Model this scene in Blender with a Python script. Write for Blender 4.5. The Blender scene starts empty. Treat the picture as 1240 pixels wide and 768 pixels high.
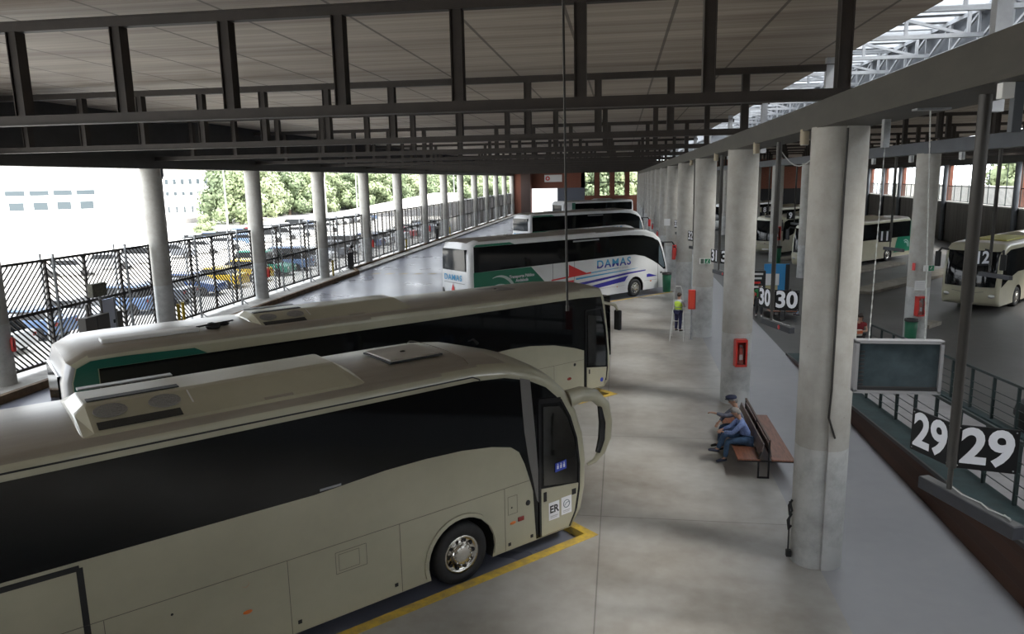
import bpy, bmesh, math, random
from mathutils import Vector, Matrix
PI = math.pi
C = bpy.context.scene.collection
SC = bpy.context.scene
R = random.Random(7)
# ------------------------------------------------------------------ camera
cam_d = bpy.data.cameras.new('camera'); cam = bpy.data.objects.new('camera', cam_d); C.objects.link(cam)
cam_d.sensor_width = 36.0; cam_d.lens = 26.106; cam_d.clip_end = 2000
fw = Vector((-0.14407781, 0.9728194, -0.18128429)); rt = Vector((0.98953042, 0.14319581, -0.0180143)); up = Vector((-0.00843449, 0.18198178, 0.98326573))
cam.matrix_world = Matrix(((rt.x, up.x, -fw.x, 0), (rt.y, up.y, -fw.y, 0), (rt.z, up.z, -fw.z, 6.7), (0, 0, 0, 1)))
SC.camera = cam
# ------------------------------------------------------------------ light
w = bpy.data.worlds.new('world'); SC.world = w; w.use_nodes = True
nt = w.node_tree; nt.nodes.clear()
wo = nt.nodes.new('ShaderNodeOutputWorld'); bg = nt.nodes.new('ShaderNodeBackground'); nt.links.new(bg.outputs[0], wo.inputs[0])
bg.inputs[0].default_value = (0.90, 0.95, 1.0, 1); bg.inputs[1].default_value = 3.0
sun_d = bpy.data.lights.new('sun', 'SUN'); sun_d.energy = 8.5; sun_d.angle = math.radians(14); sun_d.color = (1.0, 0.95, 0.86)
sun = bpy.data.objects.new('sun', sun_d); C.objects.link(sun)
sun.rotation_euler = Vector((0.56, -0.22, 0.84)).to_track_quat('Z', 'Y').to_euler()
VS = SC.view_settings
VS.view_transform = 'Standard'; VS.look = 'None'; VS.gamma = 1.0; VS.use_curve_mapping = False; VS.exposure = 0.85
# ------------------------------------------------------------------ materials
MATS = {}
def mat(name, col, rough=0.6, metal=0.0, var=0.0, scale=2.0, bump=0.0, col2=None, spec=0.5, stretch=None, coat=0.0):
    if name in MATS: return MATS[name]
    m = bpy.data.materials.new(name); m.use_nodes = True; n = m.node_tree; b = n.nodes['Principled BSDF']
    b.inputs['Roughness'].default_value = rough; b.inputs['Metallic'].default_value = metal
    b.inputs['Base Color'].default_value = (*col, 1); b.inputs['Specular IOR Level'].default_value = spec
    if coat: b.inputs['Coat Weight'].default_value = coat; b.inputs['Coat Roughness'].default_value = 0.08
    if var > 0 or bump > 0 or col2:
        tc = n.nodes.new('ShaderNodeTexCoord'); mp = n.nodes.new('ShaderNodeMapping'); n.links.new(tc.outputs['Object'], mp.inputs[0])
        if stretch: mp.inputs['Scale'].default_value = stretch
        nz = n.nodes.new('ShaderNodeTexNoise'); nz.inputs['Scale'].default_value = scale; nz.inputs['Detail'].default_value = 7; nz.inputs['Roughness'].default_value = 0.62
        n.links.new(mp.outputs[0], nz.inputs['Vector'])
        if var > 0 or col2:
            c2 = col2 or tuple(max(0, c*(1-var)) for c in col)
            mx = n.nodes.new('ShaderNodeMix'); mx.data_type = 'RGBA'
            rp = n.nodes.new('ShaderNodeValToRGB'); rp.color_ramp.elements[0].position = 0.36; rp.color_ramp.elements[1].position = 0.66
            n.links.new(nz.outputs['Fac'], rp.inputs[0]); n.links.new(rp.outputs[0], mx.inputs['Factor'])
            mx.inputs['A'].default_value = (*c2, 1); mx.inputs['B'].default_value = (*[min(1, c*(1+var*0.4)) for c in col], 1)
            n.links.new(mx.outputs['Result'], b.inputs['Base Color'])
        if bump > 0:
            bp = n.nodes.new('ShaderNodeBump'); bp.inputs['Strength'].default_value = bump; bp.inputs['Distance'].default_value = 0.02
            n.links.new(nz.outputs['Fac'], bp.inputs['Height']); n.links.new(bp.outputs[0], b.inputs['Normal'])
    MATS[name] = m; return m
def nodes_of(m): return m.node_tree, m.node_tree.nodes['Principled BSDF']
def glass(name, tint=(0.8, 0.9, 0.9), alpha=0.35):
    if name in MATS: return MATS[name]
    m = bpy.data.materials.new(name); m.use_nodes = True; n = m.node_tree; n.nodes.clear()
    o = n.nodes.new('ShaderNodeOutputMaterial'); t = n.nodes.new('ShaderNodeBsdfTransparent'); g = n.nodes.new('ShaderNodeBsdfGlossy'); mx = n.nodes.new('ShaderNodeMixShader')
    t.inputs[0].default_value = (*tint, 1); g.inputs['Roughness'].default_value = 0.05; mx.inputs[0].default_value = alpha
    n.links.new(t.outputs[0], mx.inputs[1]); n.links.new(g.outputs[0], mx.inputs[2]); n.links.new(mx.outputs[0], o.inputs[0])
    MATS[name] = m; return m

M_cream = mat('cream_paint', (0.41, 0.39, 0.29), 0.28, var=0.10, scale=0.8, coat=0.4)
M_creamroof = mat('weathered_cream_roof', (0.31, 0.28, 0.235), 0.30, var=0.22, scale=1.1, stretch=(0.4, 1.6, 1))
M_white = mat('white_paint', (0.72, 0.73, 0.74), 0.28, var=0.05, scale=0.8, coat=0.4)
M_whiteroof = mat('weathered_white_roof', (0.33, 0.31, 0.275), 0.5, var=0.35, scale=1.2, stretch=(0.5, 1.5, 1))
M_bglass = mat('dark_tinted_glass', (0.006, 0.007, 0.008), 0.06, spec=0.28)
M_black = mat('black_rubber', (0.012, 0.012, 0.013), 0.6)
M_tyre = mat('tyre_rubber', (0.022, 0.022, 0.024), 0.75, var=0.3, scale=6)
M_blackgloss = mat('black_gloss_panel', (0.015, 0.015, 0.017), 0.18)
M_chrome = mat('polished_wheel_metal', (0.62, 0.60, 0.56), 0.22, 1.0)
M_dark = mat('dark_underbody_and_opening', (0.015, 0.015, 0.016), 0.85)
M_greyplastic = mat('grey_pillar_trim', (0.14, 0.135, 0.13), 0.35)
M_green = mat('deep_green_paint', (0.006, 0.10, 0.075), 0.3, coat=0.3)
M_vent = mat('black_vent_mesh', (0.02, 0.022, 0.022), 0.6, var=0.4, scale=40)
M_fan = mat('grey_fan_grille', (0.30, 0.295, 0.285), 0.45, 0.2)
M_orange = mat('orange_marker_lens', (0.65, 0.16, 0.02), 0.3)
M_redl = mat('dark_red_lens', (0.25, 0.02, 0.015), 0.25)
M_sticker = mat('white_sticker', (0.78, 0.78, 0.82), 0.5)
M_blue = mat('blue_sticker', (0.03, 0.06, 0.42), 0.4)
M_textblack = mat('black_lettering', (0.02, 0.02, 0.025), 0.5)
M_textwhite = mat('white_lettering', (0.66, 0.67, 0.72), 0.5)
M_yellow = mat('worn_yellow_paint', (0.70, 0.47, 0.05), 0.6, scale=5, col2=(0.42, 0.30, 0.09))
M_steel = mat('dark_brown_painted_steel', (0.032, 0.025, 0.021), 0.6, var=0.25, scale=3)
M_steelg = mat('dark_grey_painted_steel', (0.034, 0.031, 0.028), 0.5, var=0.2, scale=3)
M_girder = mat('weathered_grey_girder', (0.042, 0.037, 0.030), 0.55, var=0.25, scale=1.5, stretch=(1, 1, 3))
M_girderblue = mat('blue_grey_girder', (0.075, 0.083, 0.097), 0.5, var=0.15, scale=1.5)
M_fascia = mat('dark_fascia_sheet', (0.035, 0.034, 0.033), 0.6, var=0.2, scale=2)
M_whitesteel = mat('white_painted_steel', (0.33, 0.34, 0.36), 0.45, var=0.15, scale=3)
M_galv = mat('galvanised_steel', (0.32, 0.33, 0.34), 0.4, 0.6, var=0.3, scale=6)
M_pipe = mat('grey_pipe', (0.16, 0.17, 0.20), 0.45)
M_fence = mat('rust_brown_fence_steel', (0.042, 0.036, 0.033), 0.6, var=0.3, scale=4)
M_kerb = mat('rusty_kerb_edge', (0.16, 0.10, 0.055), 0.75, var=0.45, scale=3)
M_side = mat('pale_sidewalk', (0.42, 0.41, 0.39), 0.7, var=0.3, scale=1.5)
M_red = mat('signal_red_paint', (0.55, 0.04, 0.03), 0.35, var=0.1)
M_signblack = mat('black_sign_panel', (0.012, 0.012, 0.013), 0.6, spec=0.15)
M_bar = mat('grey_metal_housing', (0.026, 0.028, 0.036), 0.45, var=0.2, scale=5)
M_rail = mat('dark_green_railing', (0.018, 0.032, 0.032), 0.45)
M_ledge = mat('green_painted_ledge', (0.014, 0.038, 0.040), 0.7, var=0.4, scale=3)
M_ramp = mat('ramp_concrete', (0.30, 0.285, 0.285), 0.7, var=0.15, scale=2)
M_wood = mat('reddish_bench_wood', (0.22, 0.085, 0.045), 0.45, var=0.35, scale=3, stretch=(8, 1, 4))
M_seatgrey = mat('grey_perforated_back', (0.20, 0.15, 0.14), 0.5, var=0.3, scale=8)
M_binG = mat('green_plastic_bin', (0.01, 0.12, 0.06), 0.5)
M_binB = mat('black_plastic', (0.012, 0.012, 0.013), 0.5)
M_signwhite = mat('white_sign', (0.65, 0.65, 0.64), 0.5)
M_signgreen = mat('green_sign', (0.01, 0.16, 0.07), 0.5)
M_cable = mat('dark_cable', (0.02, 0.018, 0.016), 0.6)
M_chain = mat('pale_chain', (0.42, 0.43, 0.42), 0.5, 0.2)
M_lampcream = mat('cream_lamp_can', (0.33, 0.28, 0.20), 0.6)
M_screen = mat('dark_display_glass', (0.045, 0.062, 0.070), 0.12, var=0.3, scale=3)
M_island = mat('sandy_island', (0.22, 0.20, 0.165), 0.8, var=0.25, scale=2)
M_wallc = mat('board_marked_concrete', (0.13, 0.125, 0.115), 0.8, var=0.35, scale=1.2, stretch=(1, 2.5, 0.15))
M_bluewin = mat('pale_windscreen_sheen', (0.10, 0.13, 0.15), 0.05)
def facade_mat(name, c1, c2, brick=True, sc=1.0):
    m = mat(name, c1, 0.85); n, b = nodes_of(m)
    tc = n.nodes.new('ShaderNodeTexCoord'); mp = n.nodes.new('ShaderNodeMapping'); n.links.new(tc.outputs['Object'], mp.inputs[0])
    mp.inputs['Rotation'].default_value = (PI/2, 0, 0) if brick != 'x' else (PI/2, 0, PI/2)
    br = n.nodes.new('ShaderNodeTexBrick'); n.links.new(mp.outputs[0], br.inputs['Vector'])
    br.inputs['Color1'].default_value = (*c1, 1); br.inputs['Color2'].default_value = (*c2, 1); br.inputs['Mortar'].default_value = (*[c*0.6+0.02 for c in c1], 1)
    br.inputs['Scale'].default_value = sc; br.inputs['Brick Width'].default_value = 0.25; br.inputs['Row Height'].default_value = 0.07; br.inputs['Mortar Size'].default_value = 0.008
    n.links.new(br.outputs['Color'], b.inputs['Base Color']); return m
M_brick = facade_mat('red_brick', (0.21, 0.07, 0.04), (0.16, 0.055, 0.033))
M_brickx = facade_mat('brown_ramp_brick', (0.075, 0.036, 0.024), (0.055, 0.028, 0.020), 'x')

def concrete_floor(name, c1, c2, c3, r0, r1, joint=None, sc=0.35):
    m = mat(name, c1, 0.4); n, b = nodes_of(m)
    tc = n.nodes.new('ShaderNodeTexCoord')
    n1 = n.nodes.new('ShaderNodeTexNoise'); n1.inputs['Scale'].default_value = sc; n1.inputs['Detail'].default_value = 5; n1.inputs['Roughness'].default_value = 0.5
    n2 = n.nodes.new('ShaderNodeTexNoise'); n2.inputs['Scale'].default_value = sc*9; n2.inputs['Detail'].default_value = 6
    n.links.new(tc.outputs['Object'], n1.inputs['Vector']); n.links.new(tc.outputs['Object'], n2.inputs['Vector'])
    rp = n.nodes.new('ShaderNodeValToRGB'); e = rp.color_ramp.elements
    e[0].position = 0.22; e[0].color = (*c1, 1); e[1].position = 0.78; e[1].color = (*c3, 1); k = e.new(0.5); k.color = (*c2, 1)
    ad = n.nodes.new('ShaderNodeMath'); ad.operation = 'MULTIPLY_ADD'; ad.inputs[1].default_value = 0.30
    n.links.new(n2.outputs['Fac'], ad.inputs[0])
    sb = n.nodes.new('ShaderNodeMath'); sb.operation = 'SUBTRACT'; sb.inputs[1].default_value = 0.15; n.links.new(n1.outputs['Fac'], sb.inputs[0]); n.links.new(sb.outputs[0], ad.inputs[2])
    n.links.new(ad.outputs[0], rp.inputs[0]); last = rp.outputs[0]
    if joint:
        br = n.nodes.new('ShaderNodeTexBrick'); br.offset = 0; br.inputs['Scale'].default_value = 1; br.inputs['Brick Width'].default_value = joint[0]; br.inputs['Row Height'].default_value = joint[1]
        br.inputs['Mortar Size'].default_value = 0.012; br.inputs['Color1'].default_value = (1, 1, 1, 1); br.inputs['Color2'].default_value = (0.94, 0.94, 0.94, 1); br.inputs['Mortar'].default_value = (0.55, 0.55, 0.55, 1)
        mp = n.nodes.new('ShaderNodeMapping'); mp.inputs['Location'].default_value = (joint[2], joint[3], 0); n.links.new(tc.outputs['Object'], mp.inputs[0]); n.links.new(mp.outputs[0], br.inputs['Vector'])
        mx = n.nodes.new('ShaderNodeMix'); mx.data_type = 'RGBA'; mx.blend_type = 'MULTIPLY'; mx.inputs['Factor'].default_value = 1
        n.links.new(last, mx.inputs['A']); n.links.new(br.outputs['Color'], mx.inputs['B']); last = mx.outputs['Result']
    n.links.new(last, b.inputs['Base Color'])
    mr = n.nodes.new('ShaderNodeMapRange'); mr.inputs['From Min'].default_value = 0.1; mr.inputs['From Max'].default_value = 0.9; mr.inputs['To Min'].default_value = r0; mr.inputs['To Max'].default_value = r1
    n.links.new(n1.outputs['Fac'], mr.inputs['Value']); n.links.new(mr.outputs[0], b.inputs['Roughness'])
    return m
M_floor = concrete_floor('worn_platform_concrete', (0.20, 0.175, 0.145), (0.34, 0.322, 0.295), (0.47, 0.465, 0.445), 0.30, 0.46, (4.8, 4.8, 0.35, 0.3))
M_lane = concrete_floor('smooth_grey_walkway', (0.26, 0.26, 0.275), (0.30, 0.30, 0.315), (0.34, 0.335, 0.345), 0.38, 0.52)
M_drive = concrete_floor('bus_driveway_concrete', (0.10, 0.105, 0.14), (0.15, 0.16, 0.205), (0.22, 0.23, 0.28), 0.2, 0.4, None, 0.25)  # blue of the reflected sky is put into these floor tones
M_rhall = concrete_floor('dark_hall_asphalt', (0.05, 0.049, 0.048), (0.075, 0.073, 0.07), (0.11, 0.106, 0.10), 0.35, 0.6, None, 0.3)
M_out = mat('sunlit_pale_ground', (0.62, 0.60, 0.56), 0.9, var=0.12, scale=0.1)

def ceiling_mat():
    m = mat('stained_ceiling_sheet', (0.3, 0.27, 0.23), 0.6); n, b = nodes_of(m)
    tc = n.nodes.new('ShaderNodeTexCoord'); sx = n.nodes.new('ShaderNodeSeparateXYZ'); n.links.new(tc.outputs['Object'], sx.inputs[0])
    mp = n.nodes.new('ShaderNodeMapping'); mp.inputs['Scale'].default_value = (0.12, 1.6, 1); n.links.new(tc.outputs['Object'], mp.inputs[0])
    nz = n.nodes.new('ShaderNodeTexNoise'); nz.inputs['Scale'].default_value = 1.0; nz.inputs['Detail'].default_value = 6; n.links.new(mp.outputs[0], nz.inputs['Vector'])
    rp = n.nodes.new('ShaderNodeValToRGB'); e = rp.color_ramp.elements
    e[0].position = 0.33; e[0].color = (0.27, 0.215, 0.17, 1); e[1].position = 0.62; e[1].color = (0.46, 0.405, 0.335, 1)
    n.links.new(nz.outputs['Fac'], rp.inputs[0])
    # fine ribs along X repeating in Y, and seams every 2.05 m in X
    def mth(op, a, bb=None, c=None):
        q = n.nodes.new('ShaderNodeMath'); q.operation = op
        for i, v in enumerate((a, bb, c)):
            if v is None: continue
            if isinstance(v, (int, float)): q.inputs[i].default_value = v
            else: n.links.new(v, q.inputs[i])
        return q.outputs[0]
    ribs = mth('PINGPONG', sx.outputs['Y'], 0.15)
    dk = mth('LESS_THAN', ribs, 0.022)
    fx = mth('PINGPONG', mth('ADD', sx.outputs['X'], 9.4 + 41.0), 1.0275)
    seam = mth('LESS_THAN', fx, 0.034)
    k = mth('MAXIMUM', mth('MULTIPLY', dk, 0.22), mth('MULTIPLY', seam, 0.75))
    mx = n.nodes.new('ShaderNodeMix'); mx.data_type = 'RGBA'; n.links.new(k, mx.inputs['Factor']); n.links.new(rp.outputs[0], mx.inputs['A']); mx.inputs['B'].default_value = (0.05, 0.04, 0.03, 1)
    n.links.new(mx.outputs['Result'], b.inputs['Base Color'])
    bp = n.nodes.new('ShaderNodeBump'); bp.inputs['Strength'].default_value = 0.5; bp.inputs['Distance'].default_value = 0.03
    n.links.new(mth('MINIMUM', ribs, 0.05), bp.inputs['Height']); n.links.new(bp.outputs[0], b.inputs['Normal'])
    return m
M_ceil = ceiling_mat()
def column_mat():
    m = mat('column_concrete', (0.42, 0.41, 0.38), 0.7); n, b = nodes_of(m)
    tc = n.nodes.new('ShaderNodeTexCoord'); sx = n.nodes.new('ShaderNodeSeparateXYZ'); n.links.new(tc.outputs['Object'], sx.inputs[0])
    n1 = n.nodes.new('ShaderNodeTexNoise'); n1.inputs['Scale'].default_value = 1.6; n1.inputs['Detail'].default_value = 8; n1.inputs['Roughness'].default_value = 0.7; n.links.new(tc.outputs['Object'], n1.inputs['Vector'])
    rp = n.nodes.new('ShaderNodeValToRGB'); e = rp.color_ramp.elements; e[0].position = 0.3; e[0].color = (0.285, 0.27, 0.24, 1); e[1].position = 0.7; e[1].color = (0.40, 0.39, 0.365, 1); n.links.new(n1.outputs['Fac'], rp.inputs[0])
    rq = n.nodes.new('ShaderNodeValToRGB'); e = rq.color_ramp.elements; e[0].position = 0.28; e[0].color = (0.27, 0.27, 0.26, 1); e[1].position = 0.55; e[1].color = (0.44, 0.445, 0.44, 1); n.links.new(n1.outputs['Fac'], rq.inputs[0])
    lt = n.nodes.new('ShaderNodeMath'); lt.operation = 'LESS_THAN'; lt.inputs[1].default_value = 2.15; n.links.new(sx.outputs['Z'], lt.inputs[0])
    mx = n.nodes.new('ShaderNodeMix'); mx.data_type = 'RGBA'; n.links.new(lt.outputs[0], mx.inputs['Factor']); n.links.new(rp.outputs[0], mx.inputs['A']); n.links.new(rq.outputs[0], mx.inputs['B'])
    # dark scuff marks
    n3 = n.nodes.new('ShaderNodeTexNoise'); n3.inputs['Scale'].default_value = 7; n3.inputs['Detail'].default_value = 9; n3.inputs['Roughness'].default_value = 0.8; n.links.new(tc.outputs['Object'], n3.inputs['Vector'])
    r3 = n.nodes.new('ShaderNodeValToRGB'); e = r3.color_ramp.elements; e[0].position = 0.27; e[0].color = (0.25, 0.25, 0.25, 1); e[1].position = 0.36; e[1].color = (1, 1, 1, 1); n.links.new(n3.outputs['Fac'], r3.inputs[0])
    m2 = n.nodes.new('ShaderNodeMix'); m2.data_type = 'RGBA'; m2.blend_type = 'MULTIPLY'; m2.inputs['Factor'].default_value = 1; n.links.new(mx.outputs['Result'], m2.inputs['A']); n.links.new(r3.outputs[0], m2.inputs['B'])
    n.links.new(m2.outputs['Result'], b.inputs['Base Color'])
    bp = n.nodes.new('ShaderNodeBump'); bp.inputs['Strength'].default_value = 0.15; bp.inputs['Distance'].default_value = 0.01; n.links.new(n1.outputs['Fac'], bp.inputs['Height']); n.links.new(bp.outputs[0], b.inputs['Normal'])
    return m
M_col = column_mat()
def skylight_mat():
    m = bpy.data.materials.new('translucent_skylight_sheet'); m.use_nodes = True; n = m.node_tree; n.nodes.clear()
    o = n.nodes.new('ShaderNodeOutputMaterial'); t = n.nodes.new('ShaderNodeBsdfTransparent'); d = n.nodes.new('ShaderNodeBsdfTranslucent'); mx = n.nodes.new('ShaderNodeMixShader')
    t.inputs[0].default_value = (0.86, 0.89, 0.93, 1); d.inputs[0].default_value = (0.7, 0.73, 0.75, 1); mx.inputs[0].default_value = 0.5
    n.links.new(t.outputs[0], mx.inputs[1]); n.links.new(d.outputs[0], mx.inputs[2]); n.links.new(mx.outputs[0], o.inputs[0]); return m
M_sky = skylight_mat()

# ------------------------------------------------------------------ mesh helpers
class MB:
    def __init__(s): s.v = []; s.f = []; s.sm = []
    def add(s, vs, fs, smooth=False):
        b = len(s.v); s.v += [tuple(v) for v in vs]; s.f += [tuple(b+i for i in f) for f in fs]; s.sm += [smooth]*len(fs); return s
    def box(s, x0, x1, y0, y1, z0, z1):
        return s.add([(x0,y0,z0),(x1,y0,z0),(x1,y1,z0),(x0,y1,z0),(x0,y0,z1),(x1,y0,z1),(x1,y1,z1),(x0,y1,z1)], [(0,3,2,1),(4,5,6,7),(0,1,5,4),(1,2,6,5),(2,3,7,6),(3,0,4,7)])
    def bbox(s, x0, x1, y0, y1, z0, z1, c=0.01):      # chamfered box
        c = min(c, (x1-x0)*0.4, (y1-y0)*0.4, (z1-z0)*0.4); bm = bmesh.new(); bmesh.ops.create_cube(bm, size=1)
        for v in bm.verts: v.co = Vector(((x0+x1)/2+v.co.x*(x1-x0), (y0+y1)/2+v.co.y*(y1-y0), (z0+z1)/2+v.co.z*(z1-z0)))
        bmesh.ops.bevel(bm, geom=bm.edges[:]+bm.verts[:], offset=c, segments=2, affect='EDGES', profile=0.5)
        bm.verts.index_update(); s.add([v.co for v in bm.verts], [[v.index for v in f.verts] for f in bm.faces]); bm.free(); return s
    def bar(s, a, b, wd, ht, upv=(0, 0, 1)):
        a = Vector(a); b = Vector(b); d = (b-a).normalized(); u = Vector(upv); x = d.cross(u)
        if x.length < 1e-4: x = d.cross(Vector((0, 1, 0)))
        x.normalize(); u = x.cross(d).normalized(); x = x*wd/2; u = u*ht/2
        return s.add([a-x-u, a+x-u, a+x+u, a-x+u, b-x-u, b+x-u, b+x+u, b-x+u], [(0,3,2,1),(4,5,6,7),(0,1,5,4),(1,2,6,5),(2,3,7,6),(3,0,4,7)])
    def tube(s, pts, r, n=8, cap=True):
        pts = [Vector(p) for p in pts]; rs = r if isinstance(r, (list, tuple)) else [r]*len(pts); b = len(s.v); prev = None
        vs = []; fs = []
        for i, p in enumerate(pts):
            d = (pts[min(i+1, len(pts)-1)]-pts[max(i-1, 0)]).normalized()
            ref = Vector((0, 0, 1)) if abs(d.z) < 0.95 else Vector((0, 1, 0))
            if prev is None: x = d.cross(ref).normalized()
            else: x = (prev - d*prev.dot(d)).normalized()
            prev = x; y = d.cross(x)
            for k in range(n): a = 2*PI*k/n; vs.append(p+(x*math.cos(a)+y*math.sin(a))*rs[i])
        for i in range(len(pts)-1):
            for k in range(n): fs.append((i*n+k, i*n+(k+1)%n, (i+1)*n+(k+1)%n, (i+1)*n+k))
        s.add(vs, fs, True)
        if cap: s.add([vs[k] for k in range(n)], [tuple(range(n))[::-1]]); s.add([vs[(len(pts)-1)*n+k] for k in range(n)], [tuple(range(n))])
        return s
    def cyl(s, x, y, z0, z1, r, n=24, r2=None):
        return s.tube([(x, y, z0), (x, y, z1)], [r, r if r2 is None else r2], n)
    def lathe(s, prof, c=(0, 0, 0), axis='Z', n=24):
        vs = []; fs = []; c = Vector(c)
        for (r, h) in prof:
            for k in range(n):
                a = 2*PI*k/n; p = (r*math.cos(a), r*math.sin(a), h)
                if axis == 'Y': p = (p[0], p[2], p[1])
                if axis == 'X': p = (p[2], p[0], p[1])
                vs.append(c+Vector(p))
        for i in range(len(prof)-1):
            for k in range(n): fs.append((i*n+k, i*n+(k+1)%n, (i+1)*n+(k+1)%n, (i+1)*n+k))
        return s.add(vs, fs, True)
    def prism(s, pts, y0, y1):          # polygon in (x,z) extruded along y
        n = len(pts); vs = [(p[0], y0, p[1]) for p in pts]+[(p[0], y1, p[1]) for p in pts]
        return s.add(vs, [tuple(range(n)), tuple(range(n, 2*n))[::-1]]+[(i, i+n, (i+1) % n+n, (i+1) % n) for i in range(n)])
    def prismx(s, pts, x0, x1):         # polygon in (y,z) extruded along x
        n = len(pts); vs = [(x0, p[0], p[1]) for p in pts]+[(x1, p[0], p[1]) for p in pts]
        return s.add(vs, [tuple(range(n))[::-1], tuple(range(n, 2*n))]+[(i, (i+1) % n, (i+1) % n+n, i+n) for i in range(n)])
    def prismz(s, pts, z0, z1):
        n = len(pts); vs = [(p[0], p[1], z0) for p in pts]+[(p[0], p[1], z1) for p in pts]
        return s.add(vs, [tuple(range(n))[::-1], tuple(range(n, 2*n))]+[(i, (i+1) % n, (i+1) % n+n, i+n) for i in range(n)])
    def blob(s, c, r, sub=2, jit=0.0, sq=(1, 1, 1)):
        bm = bmesh.new(); bmesh.ops.create_icosphere(bm, subdivisions=sub, radius=1)
        vs = []
        for v in bm.verts:
            k = r*(1+R.uniform(-jit, jit)); vs.append((c[0]+v.co.x*k*sq[0], c[1]+v.co.y*k*sq[1], c[2]+v.co.z*k*sq[2]))
        bm.verts.index_update(); s.add(vs, [[v.index for v in f.verts] for f in bm.faces], True); bm.free(); return s
    def build(s, name, m, parent=None, fix=True):
        me = bpy.data.meshes.new(name); me.from_pydata(s.v, [], s.f); me.materials.append(m)
        if any(s.sm): me.polygons.foreach_set('use_smooth', s.sm)
        if fix:
            bm = bmesh.new(); bm.from_mesh(me); bmesh.ops.recalc_face_normals(bm, faces=bm.faces[:]); bm.to_mesh(me); bm.free()
        me.update(); o = bpy.data.objects.new(name, me); C.objects.link(o)
        if parent: o.parent = parent
        return o
def tag(o, label=None, cat=None, group=None, kind=None):
    if label: o['label'] = label
    if cat: o['category'] = cat
    if group: o['group'] = group
    if kind: o['kind'] = kind
    return o
def thing(name, label, cat, loc=(0, 0, 0), rz=0, group=None):
    o = bpy.data.objects.new(name, None); C.objects.link(o); o.location = loc; o.rotation_euler = (0, 0, rz); o.empty_display_size = 0.1
    return tag(o, label, cat, group)
def struct(o): o['kind'] = 'structure'; return o
def copy_tree(o, parent=None):
    c = o.copy(); C.objects.link(c)
    if parent: c.parent = parent; c.matrix_parent_inverse = o.matrix_parent_inverse.copy()
    for ch in list(o.children): copy_tree(ch, c)
    return c
def dup(o, loc, rz, label, group=None):
    c = copy_tree(o); c.location = loc; c.rotation_euler = (0, 0, rz); c['label'] = label
    if group: c['group'] = group
    return c
ORD = ['first','second','third','fourth','fifth','sixth','seventh','eighth','ninth','tenth','eleventh','twelfth','thirteenth','fourteenth','fifteenth','sixteenth']
FONT = None
def text_mb(txt, size, mb=None, bold=0.0, depth=0.004):
    cu = bpy.data.curves.new('t', 'FONT'); cu.body = txt; cu.size = size; cu.extrude = depth; cu.offset = bold; cu.align_x = 'CENTER'; cu.align_y = 'CENTER'; cu.resolution_u = 4; cu.space_character = 1.18 if txt == 'DAMAS' else 1.0
    o = bpy.data.objects.new('t', cu); C.objects.link(o)
    dg = bpy.context.evaluated_depsgraph_get(); dg.update(); me = bpy.data.meshes.new_from_object(o.evaluated_get(dg))
    vs = [v.co.copy() for v in me.vertices]; fs = [tuple(p.vertices) for p in me.polygons]
    bpy.data.objects.remove(o); bpy.data.curves.remove(cu); bpy.data.meshes.remove(me)
    return vs, fs
def text(name, txt, size, m, parent, origin, ex, ey, bold=0.0, sx=1.0, depth=0.004):
    """lettering laid with x axis ex and y axis ey at origin"""
    vs, fs = text_mb(txt, size, bold=bold, depth=depth); ex = Vector(ex).normalized(); ey = Vector(ey).normalized(); ez = ex.cross(ey); o = Vector(origin)
    mb = MB(); mb.add([o+ex*v.x*sx+ey*v.y+ez*v.z for v in vs], fs); return mb.build(name, m, parent, fix=False)

def px(x, y, z):
    d = Vector((x, y, z-6.7)); q = d.dot(fw); return 620+899.19*d.dot(rt)/q
COLX = [px(-21.35, 12.7+9.6*i, 3) for i in range(1, 15)]
def where(x, y, z=1.0):
    q = px(x, y, z)
    for i in range(len(COLX)-1):
        if COLX[i] <= q < COLX[i+1]:
            f = (q-COLX[i])/(COLX[i+1]-COLX[i]); n_ = 'left part' if f < 0.34 else 'middle' if f < 0.67 else 'right part'
            return '%s of the %s column gap' % (n_, ORD[i])
    return 'the farthest column gaps'
# ------------------------------------------------------------------ SETTING
YC = [12.8+9.6*i for i in range(15)]          # column lines
XR, XL, XQ = 3.45, -21.35, 12.0
Wd = Vector((math.sin(math.radians(5.8)), math.cos(math.radians(5.8)), 0)); Wp = Vector((32, 80, 0)); Wn = Vector((Wd.y, -Wd.x, 0))
def wallpt(t, off=0): return Wp+Wd*t+Wn*off
def corner(s, d): return (0.69914*s+0.71498*d, 0.71498*s-0.69914*d)     # bus stall axes -> ground x,y
# ground outside
struct(MB().box(-400, -22.6, -60, 700, -0.5, -0.3).box(-22.6, 60, 151, 700, -0.5, -0.3).box(50, 300, -60, 151, -0.5, -0.3).build('ground_outside', M_out))
# floors
struct(MB().box(-20.0, 3.2, -12, 150.3, -0.45, -0.15).build('floor_driveway', M_drive))
sk = 1.0224
def cs(s, d): return corner(s, d)
pl = [cs(-8, -9.56), cs(9.24, -9.56), cs(9.24, -12.75), cs(3.0, -12.75), cs(3.0, -16.0), cs(16.3, -16.0), cs(16.3, -19.3), cs(12.0, -19.3), cs(12.0, -28.9), cs(34.0, -28.9)]
poly = [(3.45, -12), (cs(-8, -9.56)[0], -12)]+pl+[(3.45, 45.0)]
struct(MB().prismz(poly, -0.4, 0.0).box(2.9, 3.45, 45, 150, -0.4, 0.0).build('floor_platform', M_floor))
struct(MB().box(3.45, 6.25, -12, 150.3, -0.4, 0.0).build('floor_walkway', M_lane))
struct(MB().box(6.25, 50, -12, 150.3, -0.4, -0.002).build('floor_hall', M_rhall))
struct(MB().box(-22.7, -20.0, -12, 150.3, -0.4, 0.0).build('floor_sidewalk', M_side))
kb = MB()
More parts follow.
